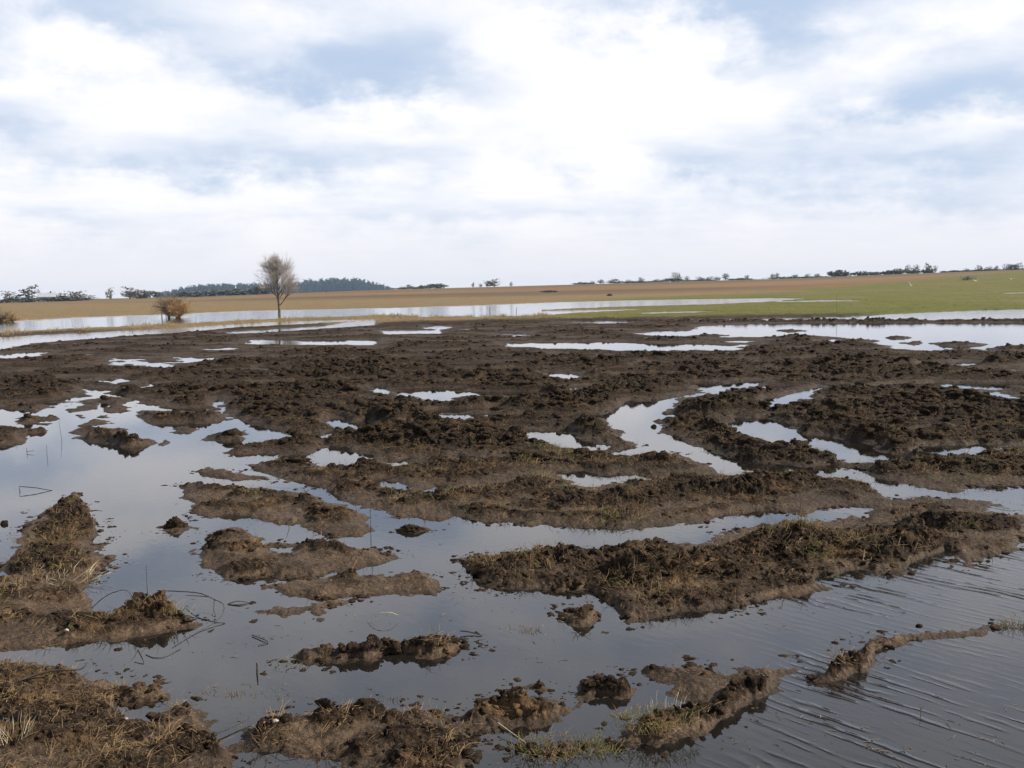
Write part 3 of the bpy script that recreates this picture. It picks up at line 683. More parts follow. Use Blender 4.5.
# clods that stand alone in the water
def lone_clod(px, py, wpx, hpx, label, seed, flat=1.0):
    p = ground_pt(px, py); d = p.length
    w = wpx * d / F / 2
    v, f = clod_shape(seed, 4, 0.30)
    v = v / np.abs(v[:, :2]).max()
    hz = hpx * d / F
    v = v * np.array([w, w * 0.7 * flat, 1.0]); zt = v[:, 2].max(); v[:, 2] = v[:, 2] * hz / zt
    v[:, 2] += 0.004 * fbm(v[:, 0] * 50, v[:, 1] * 50, 3, seed)
    o = new_mesh('mud_clod', v, f, CLOD_MAT); o.location = (p.x, p.y, 0.0)
    return tag(o, label, 'mud clod')


lone_clod(176, 527, 26, 11, 'small dark round clod alone in open water above the middle islands', 21)
lone_clod(411, 531, 36, 7, 'low flat brown clod lying in the water right of the left islands', 22, 0.6)
lone_clod(600, 689, 46, 15, 'rounded dark clod in the water left of the grassy near ridge', 23)
lone_clod(540, 688, 16, 9, 'little clod standing beside the tip of the orange mud spit', 24)
lone_clod(654, 427, 7, 3, 'tiny dark clod alone in the bright winding stream', 27)
lone_clod(4, 524, 8, 3.5, 'tiny dark clod at the left edge of the water', 28)
lone_clod(919, 626, 8, 2.2, 'tiny black lump behind the long thin mud bar', 29)

# ------------------------------------------------------------------ dry grass and straw
def blade_mesh(items):
    """items: base, tip, mid offset, width -> thin bent three-sided blades"""
    V, Fc = [], []
    for b, tip, mid, w in items:
        b = np.array(b); tip = np.array(tip); m = (b + tip) / 2 + np.array(mid)
        d = tip - b; n = np.cross(d, [0.3, 0.2, 1.0]); n /= (np.linalg.norm(n) + 1e-9); k = np.cross(n, d); k /= (np.linalg.norm(k) + 1e-9)
        o = len(V)
        for c, s in ((b, 1.0), (m, 0.8)):
            V += [c + n * w * s, c - n * w * s * 0.6 + k * w * s * 0.7, c - n * w * s * 0.6 - k * w * s * 0.7]
        V.append(tip)
        Fc += [[o, o + 1, o + 4], [o, o + 4, o + 3], [o + 1, o + 2, o + 5], [o + 1, o + 5, o + 4], [o + 2, o, o + 3], [o + 2, o + 3, o + 5], [o + 3, o + 4, o + 6], [o + 4, o + 5, o + 6], [o + 5, o + 3, o + 6]]
    return np.array(V), np.array(Fc)


STRAW = simple_mat('dry_straw', (0.085, 0.052, 0.028), (0.30, 0.205, 0.105), 5.0, 0.8)
PALE = simple_mat('bleached_stem', (0.36, 0.32, 0.24), (0.50, 0.45, 0.34), 5.0, 0.7)
GREENISH = simple_mat('fresh_grass', (0.075, 0.095, 0.022), (0.17, 0.165, 0.05), 4.0, 0.75)
REED = simple_mat('tan_reed', (0.30, 0.22, 0.11), (0.21, 0.155, 0.08), 0.3, 0.85)
TWIG = simple_mat('wet_twig', (0.020, 0.016, 0.013), (0.055, 0.042, 0.032), 12.0, 0.55)


def scatter_straw():
    w = (SDc > 0.03) * (RR < 16) * (RR > 3) * (np.abs(AZ) < R(33)) * np.clip(ROc + 0.03, 0, 1)
    patch = sstep(fbm(X * 1.6, Y * 1.6, 3, 111), -0.15, 0.45) + 0.08
    near_left = 1 + 1.5 * ((PX < 260) & (RR < 7))
    w = w * RR ** 2 / (1 + (RR / 6) ** 2) * patch * near_left
    p = (w / w.sum()).ravel()
    items = []
    for i in rng.choice(len(p), 4400, p=p):
        x, y, z = verts[i]
        n = rng.integers(2, 8); lean0 = rng.random() * 6.28
        for _ in range(n):
            L = 0.025 + 0.085 * rng.random() ** 1.6
            a = lean0 + rng.normal(0, 0.9); el = abs(rng.normal(0.25, 0.45)); el = min(el, 1.45)
            b = np.array([x + rng.normal(0, .02), y + rng.normal(0, .02), z - 0.004])
            tip = b + L * np.array([math.cos(a) * math.cos(el), math.sin(a) * math.cos(el), math.sin(el)])
            tip[2] = max(tip[2], z + 0.004)
            items.append((b, tip, (rng.normal(0, .006), rng.normal(0, .006), 0.012 * rng.random()), 0.0008 + 0.0011 * rng.random()))
    v, f = blade_mesh(items)
    o = new_mesh('dry_grass', v, f, STRAW); o['kind'] = 'stuff'; o['label'] = 'bits of dead grass and straw caught in the mud'


scatter_straw()


def scatter_olive():
    """turned-under turf sticking out of the ridges"""
    w = (SDc > 0.05) * (RR < 24) * (RR > 5.5) * (np.abs(AZ) < R(33)) * np.clip(ROc, 0, 1)
    patch = sstep(fbm(X * 0.8 + 7, Y * 0.8, 3, 115), 0.0, 0.40) + 0.04
    w = w * RR ** 2 / (1 + (RR / 9) ** 2) * patch * (1 + 1.2 * (X > 0))
    p = (w / w.sum()).ravel(); sets = ([], [])
    for i in rng.choice(len(p), 2200, p=p):
        x, y, z = verts[i]; k = int(rng.random() < 0.42)
        for _ in range(rng.integers(4, 10)):
            L = 0.03 + 0.09 * rng.random() ** 1.5; a = rng.random() * 6.28; el = abs(rng.normal(0.5, 0.45))
            b = np.array([x + rng.normal(0, .03), y + rng.normal(0, .03), z - 0.005])
            tip = b + L * np.array([math.cos(a) * math.cos(el), math.sin(a) * math.cos(el), abs(math.sin(el))])
            sets[k].append((b, tip, (rng.normal(0, .007), rng.normal(0, .007), 0.012 * rng.random()), 0.0013 + 0.0014 * rng.random()))
    for items, m, lb in ((sets[0], STRAW, 'dead turf ends sticking out of the plough ridges'), (sets[1], GREENISH, 'olive grass ends sticking out of the plough ridges')):
        v, f = blade_mesh(items); o = new_mesh('turf_grass', v, f, m); o['kind'] = 'stuff'; o['label'] = lb


scatter_olive()


def scatter_floating():
    """bits of straw afloat in the shallows"""
    w = (SDc < -0.03) * (SDc > -1.2) * (RR < 9.5) * (RR > 3.2) * (np.abs(AZ) < R(33)) * (sstep(fbm(X * 1.1, Y * 1.1, 3, 200), 0.0, 0.35) + 0.03) * RR ** 2
    p = (w / w.sum()).ravel(); items = []
    for i in rng.choice(len(p), 240, p=p):
        x, y, _ = verts[i]
        for _ in range(rng.integers(1, 5)):
            L = 0.008 + 0.045 * rng.random() ** 2; a = rng.random() * 6.28
            b = np.array([x + rng.normal(0, .035), y + rng.normal(0, .035), 0.0]); tip = b + np.array([math.cos(a) * L, math.sin(a) * L, 0.010 * rng.random() ** 2])
            items.append((b, tip, (rng.normal(0, .003), rng.normal(0, .003), 0.002), 0.0010 + 0.0012 * rng.random()))
    v, f = blade_mesh(items); o = new_mesh('floating_straw', v, f, STRAW); o['kind'] = 'stuff'; o['label'] = 'bits of straw afloat in the shallow water'


scatter_floating()


def scatter_reeds():
    """dead grass on the narrow bank across the lagoon and along the far field edge"""
    items = []
    line = [(-60, 337, 3), (0, 335, 3), (60, 331.4, 3), (120, 329, 3), (180, 326, 3), (240, 322.8, 3), (300, 319.8, 2), (360, 318, 3), (400, 316.5, 4), (440, 318.3, 2), (500, 317.5, 3), (545, 317, 3), (600, 318, 2), (680, 318.3, 2)]
    for k in range(5200):
        t = rng.random() * (len(line) - 1); i = int(t); u = t - i
        px = line[i][0] * (1 - u) + line[i + 1][0] * u; py = line[i][1] * (1 - u) + line[i + 1][1] * u; sp = line[i][2]
        clump = fbm(np.array([px * 0.06]), np.array([0.5]), 3, 140)[0]
        if rng.random() > 0.62 + 1.2 * clump: continue
        p = ground_pt(px, py + rng.normal(0, sp * 0.28))
        L = (0.10 + 0.17 * rng.random()) * (1 + 0.9 * max(clump, 0)) * (1.0 if px < 560 else 0.5)
        a = rng.random() * 6.28; q = 0.3 * L
        b = np.array([p.x, p.y, 0.02]); tip = b + np.array([math.cos(a) * q, math.sin(a) * q, L])
        items.append((b, tip, (rng.normal(0, .02), rng.normal(0, .02), 0), 0.012 + 0.014 * rng.random()))
    v, f = blade_mesh(items)
    o = new_mesh('bank_grass', v, f, REED); o['kind'] = 'stuff'; o['label'] = 'tan dead grass along the narrow bank by the lagoon'


scatter_reeds()


def tuft(px, py, n, hpx, spread_px, label, mix=(STRAW,), z=None, lean=0.5, seed=0):
    g = np.random.default_rng(500 + seed)
    p = ground_pt(px, py); d = p.length
    if z is None: z = max(0.0, ground_z(p.x, p.y))
    Vs, Fs, Ms, off = [], [], [], 0
    for mi, m in enumerate(mix):
        items = []
        for _ in range(n // len(mix)):
            a = g.random() * 6.28; q = spread_px * d / F * 0.5 * g.random() ** 0.7
            L = hpx * d / F * (0.35 + 0.75 * g.random() ** 1.3); l2 = lean * L * g.random() * 1.6
            b = np.array([math.cos(a) * q * 1.3, math.sin(a) * q, -0.01]); a2 = a + g.normal(0, 1.1)
            tip = b + np.array([math.cos(a2) * l2, math.sin(a2) * l2, L * (0.25 + 0.75 * g.random() if lean > 0.6 else 1)])
            items.append((b, tip, (g.normal(0, .005), g.normal(0, .005), 0.008 * g.random()), 0.0008 + 0.0012 * g.random()))
        v, f = blade_mesh(items); Vs.append(v); Fs.append(f + off); Ms += [mi] * len(f); off += len(v)
    o = new_mesh('grass_tuft', np.concatenate(Vs), np.concatenate(Fs), None); o.location = (p.x, p.y, z)
    for m in mix: o.data.materials.append(m)
    o.data.polygons.foreach_set('material_index', Ms)
    return tag(o, label, 'grass tuft')


tuft(1014, 626, 110, 18, 22, 'yellow green grass tuft alone in the rippled water on the right', (GREENISH, STRAW), 0.0, 0.7, 1)
tuft(668, 722, 24, 20, 34, 'few bleached white grass blades on top of the near grassy ridge', (PALE,), None, 0.3, 2)
tuft(655, 735, 420, 13, 70, 'dry grass clump on the near end of the grassy ridge', (STRAW, GREENISH), None, 0.9, 3)
tuft(592, 748, 420, 14, 50, 'green grass patch on the low spit before the grassy ridge', (GREENISH, GREENISH, STRAW), None, 0.9, 4)
tuft(548, 751, 300, 12, 66, 'sparse yellowed grass at the outer end of the low spit', (STRAW, GREENISH), None, 0.9, 5)
tuft(297, 664, 90, 7, 40, 'mossy green grass at the left foot of the clod row', (GREENISH, STRAW), 0.0, 0.9, 6)
tuft(528, 630, 60, 9, 16, 'small brown tuft in the water before the central bank', (STRAW,), 0.0, 0.8, 7)
tuft(512, 628, 36, 6, 20, 'flat brown grass scrap left of a small tuft before the bank', (STRAW,), 0.0, 1.2, 8)
tuft(205, 693, 60, 7, 30, 'drowned brown grass scrap beside the near left bank', (STRAW,), 0.0, 1.0, 9)
tuft(233, 694, 40, 9, 14, 'drowned tuft standing in the water right of the near left bank', (STRAW,), 0.0, 0.8, 10)
tuft(272, 694, 60, 7, 32, 'drowned grass scrap in the water behind the near clod mound', (STRAW, GREENISH), 0.0, 1.0, 11)
tuft(12, 752, 60, 22, 30, 'pale dry grass tuft at the bottom left corner', (STRAW, PALE), None, 0.5, 12)
tuft(95, 725, 90, 13, 50, 'tangled dry grass on the hump of the near left bank', (STRAW,), None, 1.0, 13)
tuft(385, 700, 50, 8, 30, 'green tinged grass on top of the near clod mound', (GREENISH, STRAW), None, 0.8, 14)
tuft(795, 545, 150, 14, 30, 'dead grass tuft capping the highest hump of the central bank', (STRAW,), None, 1.0, 15)
tuft(877, 545, 80, 10, 26, 'dry straw tuft on the right part of the central bank', (STRAW,), None, 1.0, 16)
tuft(965, 532, 160, 7, 40, 'olive grass on the crest at the right end of the bank', (GREENISH, STRAW), None, 1.0, 17)
tuft(60, 585, 120, 16, 60, 'straw clump between the tall mound and the left clods', (STRAW, PALE), None, 1.2, 18)
tuft(48, 545, 120, 12, 50, 'straw on the slope of the tall left mound', (STRAW,), None, 1.2, 19)
tuft(320, 752, 40, 18, 60, 'long bent straws at the foot of the near clod mound', (STRAW,), None, 1.2, 20)

# ------------------------------------------------------------------ stems and twigs
def tube(pts, rad, sides=5, taper=0.6):
    P = [np.array(p, float) for p in pts]; V, Fc = [], []
    for i, p in enumerate(P):
        d = (P[min(i + 1, len(P) - 1)] - P[max(i - 1, 0)]); d /= (np.linalg.norm(d) + 1e-9)
        a = np.array([0, 0, 1.0]) if abs(d[2]) < 0.9 else np.array([1.0, 0, 0])
        u = np.cross(d, a); u /= np.linalg.norm(u); v = np.cross(d, u)
        rr_ = rad * (1 - (1 - taper) * i / (len(P) - 1))
        for k in range(sides):
            t = 2 * math.pi * k / sides
            V.append(p + u * math.cos(t) * rr_ + v * math.sin(t) * rr_)
    for i in range(len(P) - 1):
        for k in range(sides):
            Fc.append([i * sides + k, i * sides + (k + 1) % sides, (i + 1) * sides + (k + 1) % sides, (i + 1) * sides + k])
    return V, Fc


def smooth_line(P, n=6):
    P = [np.array(p, float) for p in P]; out = []
    for i in range(len(P) - 1):
        a = P[max(i - 1, 0)]; b = P[i]; c = P[i + 1]; d = P[min(i + 2, len(P) - 1)]
        for k in range(n):
            t = k / n
            out.append(0.5 * (2 * b + (c - a) * t + (2 * a - 5 * b + 4 * c - d) * t * t + (3 * b - a - 3 * c + d) * t ** 3))
    out.append(P[-1]); return out


def stem(name, cat, label, chains, rad, mat, curved=True):
    """chains of (pixel of the foot on the water, height above it)"""
    V, Fc = [], []
    base = None
    for ch in chains:
        P = []
        for px, py, z in ch:
            g = ground_pt(px, py); P.append((g.x, g.y, z))
        if base is None: base = np.array([P[0][0], P[0][1], 0.0])
        P = [np.array(q) - base for q in P]
        v, f = tube(smooth_line(P) if curved else P, rad)
        f = [[i + len(V) for i in q] for q in f]; V += v; Fc += f
    o = new_mesh(name, V, Fc, mat); o.location = base
    return tag(o, label, cat)


stem('bent_reed', 'reed', 'dark reed bent into a triangle with its reflection at the left edge of the water', [[(20, 492, -.02), (19.4, 491.5, .055), (36, 491, .035), (54, 490.5, -.005)]], .006, TWIG, False)
stem('twig', 'twig', 'long dark twig arching out of the water right of the left clods', [[(158, 604, .09), (178, 604, .085), (200, 606, .085), (215, 611, .075), (224, 614, .06), (222, 620, .03), (212, 626, .01), (195, 634, .003), (172, 648, .001)], [(209, 609, .08), (195, 606, .068), (186, 602, .045)], [(215, 611, .075), (214, 615, .03), (216, 618, .01)]], .0035, TWIG)
stem('twig', 'twig', 'thin twig curving up behind the two round clods on the left', [[(92, 611, .02), (104, 610, .08), (116, 610, .12), (128, 612, .14), (135, 615, .10)]], .0028, TWIG)
stem('twig', 'twig', 'short dark floating twig right of the arching twig', [[(228, 604, .001), (238, 603, .012), (250, 603, .001)], [(228, 604.5, .002), (240, 606, .002), (250, 603, .002)]], .0035, TWIG)  # second chain models the twig's reflection as a flat lower arm
stem('twig', 'twig', 'small V shaped twig in the water above the clod row', [[(252, 636, .006), (262, 640, .008), (268, 643, .006), (258, 646, .003)]], .0035, TWIG)
stem('twig', 'twig', 'thin curled twig floating below the left clods', [[(146, 655, .002), (154, 658, .003), (165, 657, .003), (181, 649, .002)], [(138, 650, .004), (143, 660, .003), (143, 664, .002), (134, 662, .002)]], .0022, TWIG)
stem('twig', 'twig', 'dark twig sticking out right of the largest clod in the row', [[(460, 634, .02), (470, 634, .012), (482, 636, .004)]], .0045, TWIG)
stem('twig', 'twig', 'dark stick poking out of the tall left mound', [[(84, 532, .03), (96, 524, .05)]], .006, TWIG, False)
stem('dead_reed', 'reed', 'pale curved stem arching from the water above the clod row', [[(367, 622, -.005), (372, 622, .035), (380, 622, .055), (390, 621, .055), (398, 619, .025)]], .0022, PALE)
stem('dead_reed', 'reed', 'upright dark stalk in the water behind the left clods', [[(147, 588, -.02), (147.5, 588, .16)]], .0022, TWIG, False)
stem('dead_reed', 'reed', 'tall dark stalk at the right end of an island in mid water', [[(371, 545, -.02), (371.5, 545, .29)]], .003, TWIG, False)
stem('dead_reed', 'reed', 'leaning short stalk on the shore of the island in mid water', [[(290, 528, -.02), (286, 527, .10)]], .003, TWIG, False)
stem('dead_reed', 'reed', 'tall thin stalk in the left bay near the dark islet', [[(62, 440, -.02), (60, 440, .27)]], .003, TWIG, False)
stem('dead_reed', 'reed', 'thin stalk in front of the tall one in the left bay', [[(47, 456, -.02), (47.3, 456, .14)]], .003, TWIG, False)
stem('dead_reed', 'reed', 'bent black stalk standing left in the bay', [[(27, 453, -.02), (27, 453, .07)], [(27, 453, .02), (34, 453, .03)]], .004, TWIG, False)
stem('dead_reed', 'reed', 'short thick stub in the water left of the clod row', [[(257, 674, -.02), (257.3, 674, .06)]], .006, TWIG, False)
stem('dead_reed', 'reed', 'stalk rising from the highest hump of the central bank', [[(800, 540, .2), (801, 540, .43)]], .0028, STRAW, False)
stem('dead_reed', 'reed', 'long pale straw slanting into the near water before the orange spit', [[(498, 730, .035), (536, 752, .008)]], .0022, PALE, False)
stem('dead_reed', 'reed', 'lone sprig in the open water at the lower right', [[(921, 714, -.01), (920, 714, .05)], [(920.5, 714, .02), (923, 714, .035)]], .002, STRAW, False)
stem('root_piece', 'root', 'long dark root lying across the near left bank', [[(20, 698, .09), (50, 690, .10), (80, 684, .08), (88, 674, .06)]], .007, TWIG)
stem('root_piece', 'root', 'thin root lying along the bottom of the near left bank', [[(95, 770, .06), (140, 764, .06), (180, 752, .05), (215, 738, .02), (250, 722, .02)]], .005, TWIG)


def pebble(px, py, wpx, label, z=None, seed=0):
    p = ground_pt(px, py); d = p.length
    v, f = clod_shape(60 + seed, 3, 0.12); v = v / np.abs(v).max() * wpx * d / F / 2 * np.array([1, .7, .8])
    o = new_mesh('pale_stone', v, f, STONE); o.location = (p.x, p.y, (ground_z(p.x, p.y) if z is None else z) + 0.004)
    return tag(o, label, 'stone')


STONE = simple_mat('pale_stone', (0.26, 0.20, 0.17), (0.40, 0.33, 0.29), 40.0, 0.6)
pebble(276, 735, 8, 'pale pinkish stone at the left foot of the near clod mound', None, 1)
pebble(265, 737, 4, 'tiny pale stone just left of the pinkish one', None, 2)
pebble(67, 640, 5, 'small pinkish stone on the wet flank below the left clods', None, 3)
pebble(127, 733, 5, 'pale stone chip on the near left bank', None, 4)

# ------------------------------------------------------------------ trees and bushes
BARK = simple_mat('bark', (0.085, 0.070, 0.052), (0.15, 0.125, 0.09), 3.0, 0.9, 0.02)
TWIGS = simple_mat('bare_twigs', (0.32, 0.29, 0.26), (0.44, 0.40, 0.36), 1.0, 0.9)
WILLOW = simple_mat('willow_twigs', (0.46, 0.30, 0.14), (0.32, 0.21, 0.11), 1.5, 0.9)
SHADED_BUSH = simple_mat('shaded_twigs', (0.22, 0.165, 0.11), (0.15, 0.12, 0.085), 1.5, 0.9)  # shade on the bush's left side, put into a darker twig colour


def grow(rg, p, d, L, rad, depth, out, up_pull=0.12, spread=0.5, kids=(3, 5), maxd=5, lowest=0.3):
    n = 4; pts = [p.copy()]; q = p.copy(); dd = d.copy()
    for i in range(n):
        dd = dd + rg.normal(0, 0.09, 3) + np.array([0, 0, up_pull]); dd /= np.linalg.norm(dd)
        q = q + dd * L / n; pts.append(q.copy())
    out.append((depth, pts, rad))
    if depth >= maxd: return
    for k in range(rg.integers(*kids)):
        t = lowest + (1 - lowest) * rg.random(); i = min(int(t * n), n - 1); s = pts[i] + (pts[i + 1] - pts[i]) * (t * n - i)
        ax = rg.normal(0, 1, 3); nd = dd + ax / np.linalg.norm(ax) * spread * (0.7 + 0.6 * rg.random()); nd /= np.linalg.norm(nd)
        grow(rg, s, nd, L * (0.62 + 0.22 * rg.random()), rad * (0.45 + 0.2 * (1 - t)), depth + 1, out, up_pull, spread, kids, maxd, lowest)


def branch_mesh(out, keep, min_r=0.0):
    V, Fc = [], []
    for depth, pts, rad in out:
        if not keep(depth): continue
        v, f = tube(pts, max(rad, min_r), 6 if depth < 2 else 3, 0.45)
        o = len(V); V += v; Fc += [[i + o for i in q] for q in f]
    return np.array(V), Fc


def bare_tree():
    rg = np.random.default_rng(19)
    p = ground_pt(279.5, 315.5); z = 0.05
    r = root('bare_tree', 'tall leafless tree with rounded crown standing alone on the bank', 'tree', (p.x, p.y, z))
    r.scale = (0.88, 0.88, 1.0)
    out = []
    # trunk that divides low into steep limbs
    tp = [np.array([0, 0, -0.1]), np.array([0.02, 0, 0.5]), np.array([-0.03, 0.02, 1.0]), np.array([-0.05, 0, 1.6]), np.array([-0.10, 0.03, 2.4]), np.array([-0.14, 0.02, 3.2]), np.array([-0.10, 0.0, 4.0])]
    out.append((0, tp, 0.165))
    for k in range(19):
        zz = 0.80 + 3.0 * (k / 18) ** 0.9
        s = np.array([-0.02 - 0.03 * zz, 0, zz]); a = k * 2.4 + rg.normal(0, .3)
        sp = (0.62 + 0.45 * rg.random()) * (1 - 0.25 * k / 18)
        d = np.array([math.cos(a) * sp, math.sin(a) * sp, 1.0]); d /= np.linalg.norm(d)
        grow(rg, s, d, 1.60 + 0.40 * rg.random() - 0.80 * (k / 18), 0.060 - 0.028 * k / 18, 1, out, 0.06, 0.62, (5, 8), 4)
    grow(rg, tp[-1], np.array([0.05, 0, 1.0]), 0.75, 0.03, 1, out, 0.06, 0.6, (4, 6), 4)
    v, f = branch_mesh(out, lambda d: d == 0); new_mesh('trunk', v, f, BARK, r)
    v, f = branch_mesh(out, lambda d: d in (1, 2), 0.012); new_mesh('limbs', v, f, BARK, r)
    v, f = branch_mesh(out, lambda d: d > 2, 0.0065); new_mesh('crown', v, f, TWIGS, r)


bare_tree()


def bush(px, py, parts, label, seed):
    rg = np.random.default_rng(seed)
    p = ground_pt(px, py)
    r = root('willow_bush', label, 'bush', (p.x, p.y, 0.05))
    st, tw, dk = [], [], []
    for ox, hh, ww, n, dark in parts:
        out = []
        for k in range(n):
            a = rg.random() * 6.28; sp = ww / hh * 1.25 * rg.random() ** 0.5
            d = np.array([math.cos(a) * sp, math.sin(a) * sp, 1.0]); d /= np.linalg.norm(d)
            grow(rg, np.array([ox + rg.normal(0, ww * 0.08), rg.normal(0, ww * 0.08), -0.05]), d, hh * (0.42 + 0.2 * rg.random()), 0.02, 1, out, 0.0, 0.75, (6, 9), 3, 0.05)
        st += [q for q in out if q[0] == 1]; (dk if dark else tw).extend(q for q in out if q[0] > 1)
    v, f = branch_mesh(st, lambda d: True); new_mesh('trunk', v, f, BARK, r)
    for lst, m, nm in ((tw, WILLOW, 'crown'), (dk, SHADED_BUSH, 'crown')):
        if lst:
            v, f = branch_mesh(lst, lambda d: True, 0.012); new_mesh(nm, v, f, m, r)


bush(175, 317.5, [(-0.55, 2.2, 1.1, 26, True), (0.30, 1.8, 1.4, 40, False)], 'dense tan willow bush standing in the lagoon left of the tall tree', 31)
bush(8, 322, [(-0.5, 1.15, 1.8, 22, True), (0.4, 0.9, 1.0, 12, False)], 'brown bush cut off by the left edge across the lagoon', 32)

# far trees
FAR_TREE = simple_mat('hazed_twigs', (0.17, 0.155, 0.14), (0.24, 0.215, 0.195), 0.5, 0.9)  # far twig and foliage colours are lightened to look hazier
FAR_DARK = simple_mat('hazed_foliage', (0.070, 0.075, 0.068), (0.105, 0.105, 0.088), 0.4, 0.9)
FAR_TRUNK = simple_mat('far_bark', (0.06, 0.05, 0.04), (0.09, 0.08, 0.065), 0.5, 0.9)
CONIFER = simple_mat('hazed_needles', (0.006, 0.020, 0.034), (0.012, 0.030, 0.046), 0.05, 0.9)  # blue of the distant haze is mixed into the needle colour


def far_crown(rg, shape, n):
    """crown of leaf-clump faces spread through its volume, unit height"""
    V, Fc = [], []
    for _ in range(n):
        while True:
            q = rg.uniform(-1, 1, 3)
            if (q ** 2).sum() < 1: break
        if shape == 'round' and rg.random() < .45: c = np.array([.16 + q[0] * .26, q[1] * .26, 0.42 + q[2] * .30])
        elif shape == 'round': c = np.array([q[0] * .38, q[1] * .38, 0.55 + q[2] * .45])
        elif shape == 'tall': c = np.array([q[0] * .20, q[1] * .20, 0.56 + q[2] * .44])
        elif shape == 'low': c = np.array([q[0] * 1.0, q[1] * .6, 0.46 + q[2] * .46 * (1 - 0.4 * abs(q[0]))])
        else: h = rg.random() ** 1.4; c = np.array([q[0] * .24 * (1 - h), q[1] * .24 * (1 - h), 0.08 + .92 * h])
        s = (0.055 + 0.05 * rg.random()) * (1.0 if shape in ('low', 'spire') else 0.55); c = c + 0.05 * rg.normal(0, 1, 3); o = len(V)
        for k in range(4): V.append(c + rg.normal(0, s, 3))
        Fc += [[o, o + 1, o + 2], [o, o + 2, o + 3], [o + 1, o + 3, o + 2]]
    return np.array(V), np.array(Fc)


FAR = {}
def far_tree_source(shape, seed, n, mat):
    rg = np.random.default_rng(seed)
    v, f = far_crown(rg, shape, n)
    me = new_mesh('crown', v, f, mat, None, False); md = me.data; bpy.data.objects.remove(me)
    tv, tf = tube([(0, 0, -.06), (0, 0, .3), (0.01, 0, .7)], 0.03, 5, .4)
    t = new_mesh('trunk', tv, tf, FAR_TRUNK); td = t.data; bpy.data.objects.remove(t)
    return md, td


for i in range(3):
    FAR['round', i] = far_tree_source('round', 40 + i, 150, FAR_TREE); FAR['tall', i] = far_tree_source('tall', 50 + i, 110, FAR_TREE)
    FAR['low', i] = far_tree_source('low', 60 + i, 320, FAR_DARK); FAR['spire', i] = far_tree_source('spire', 70 + i, 140, CONIFER)


def far_tree(px, r, hpx, wpx, shape, label, group, name=None, cat='tree', i=[0]):
    i[0] += 1
    px = px + 4.5 * math.sin(i[0] * 12.9898)
    a = math.atan((px - 512) / F)
    x, y = r * math.sin(a), r * math.cos(a)
    z = ground_z(x, y)
    o = root(name or {'round': 'bare_tree', 'tall': 'poplar_tree', 'low': 'hedge_bush', 'spire': 'spruce_tree'}[shape], label, cat, (x, y, z - 0.1), group, rz=i[0] * 1.7 if shape != 'low' else 0.3 * (i[0] % 3))
    md, td = FAR[shape, i[0] % 3]
    jit = np.random.default_rng(900 + i[0])
    px_w = wpx * jit.uniform(0.75, 1.5); hpx = hpx * jit.uniform(0.72, 1.15); wpx = px_w
    h = hpx * r / F * 1.1; base_w = {'round': .76, 'tall': .4, 'low': 2.0, 'spire': .48}[shape]
    w = wpx * r / F / base_w
    o.scale = (w, w, h)
    for nm, d in (('crown', md), ('trunk', td)):
        if nm == 'trunk' and shape == 'low': continue
        c = bpy.data.objects.new(nm, d); C.objects.link(c); c.parent = o
    return o


G1 = 'trees along the left skyline'; G2 = 'trees along the middle skyline'; G3 = 'trees along the right skyline'
for px, h, w in ((12, 9, 14), (33, 13, 20), (60, 7, 14), (70, 9, 12), (80, 8, 10), (90, 6, 12)):
    far_tree(px, 560, h, w, 'round', 'small grey leafless tree in the cluster on the far left skyline', G1)
for px, h, w in ((22, 6, 34), (66, 5, 30), (84, 4, 24)):
    far_tree(px, 540, h, w, 'low', 'dark hedge under the leafless trees on the far left skyline', 'hedges on the left skyline', cat='hedge')
far_tree(118, 520, 11, 8, 'round', 'single pinkish bare tree between the left cluster and the wood', None)
far_tree(138, 600, 13, 18, 'round', 'wide bare tree at the left end of the blue wood', None)
for px, h, w in ((152, 9, 26), (196, 7, 40), (238, 8, 34), (216, 8, 28), (262, 9, 26)):
    far_tree(px, 640, h, w, 'low', 'grey brown thicket in front of the blue wood on the left', 'thickets before the blue wood', cat='thicket')
for px, h, w in ((472, 5, 4), (478, 5, 5), (485, 6, 6), (493, 9, 13), (511, 5, 4), (404, 4, 6), (413, 4, 6), (418, 3, 5)):
    far_tree(px, 650, h, w, 'round', 'tiny bare tree on the skyline right of the wooded hill', G2)
far_tree(442, 650, 5, 18, 'low', 'long low dark thicket on the skyline right of the wooded hill', None, cat='thicket')
far_tree(428, 640, 4, 6, 'low', 'small round bush on the field edge below the skyline thicket', None, cat='bush')
far_tree(555, 300, 3.2, 13, 'low', 'grey bush alone on the slope above the lagoon', None, cat='bush')
far_tree(614, 215, 3.2, 6, 'low', 'small green bush on the shore above the lagoon', None, cat='bush')
for px, h, w in ((583, 3, 5), (593, 3, 6), (600, 5, 5), (612, 5, 10), (625, 4, 8), (638, 5, 7), (655, 4, 8), (686, 5, 6), (700, 5, 7), (706, 4, 6), (715, 4, 6), (722, 4, 7), (731, 6, 5), (752, 5, 4), (776, 6, 3), (779, 6, 3), (795, 4, 5), (806, 4, 6), (814, 4, 5)):
    far_tree(px, 655, h, w, 'tall' if w < 5.5 else 'round', 'tiny grey tree in the broken row on the middle skyline', 'trees in the broken row on the middle skyline')
far_tree(672, 655, 10, 9, 'round', 'tallest bare tree in the middle skyline row', None)
far_tree(669, 650, 5, 22, 'low', 'dark thicket under the tallest tree of the middle row', None, cat='thicket')
far_tree(836, 660, 8.5, 28, 'low', 'wide blue grey copse on the right skyline', None, cat='copse', name='tree_copse')
far_tree(861, 645, 5, 19, 'low', 'dark flat thicket just right of the blue grey copse', None, cat='thicket')
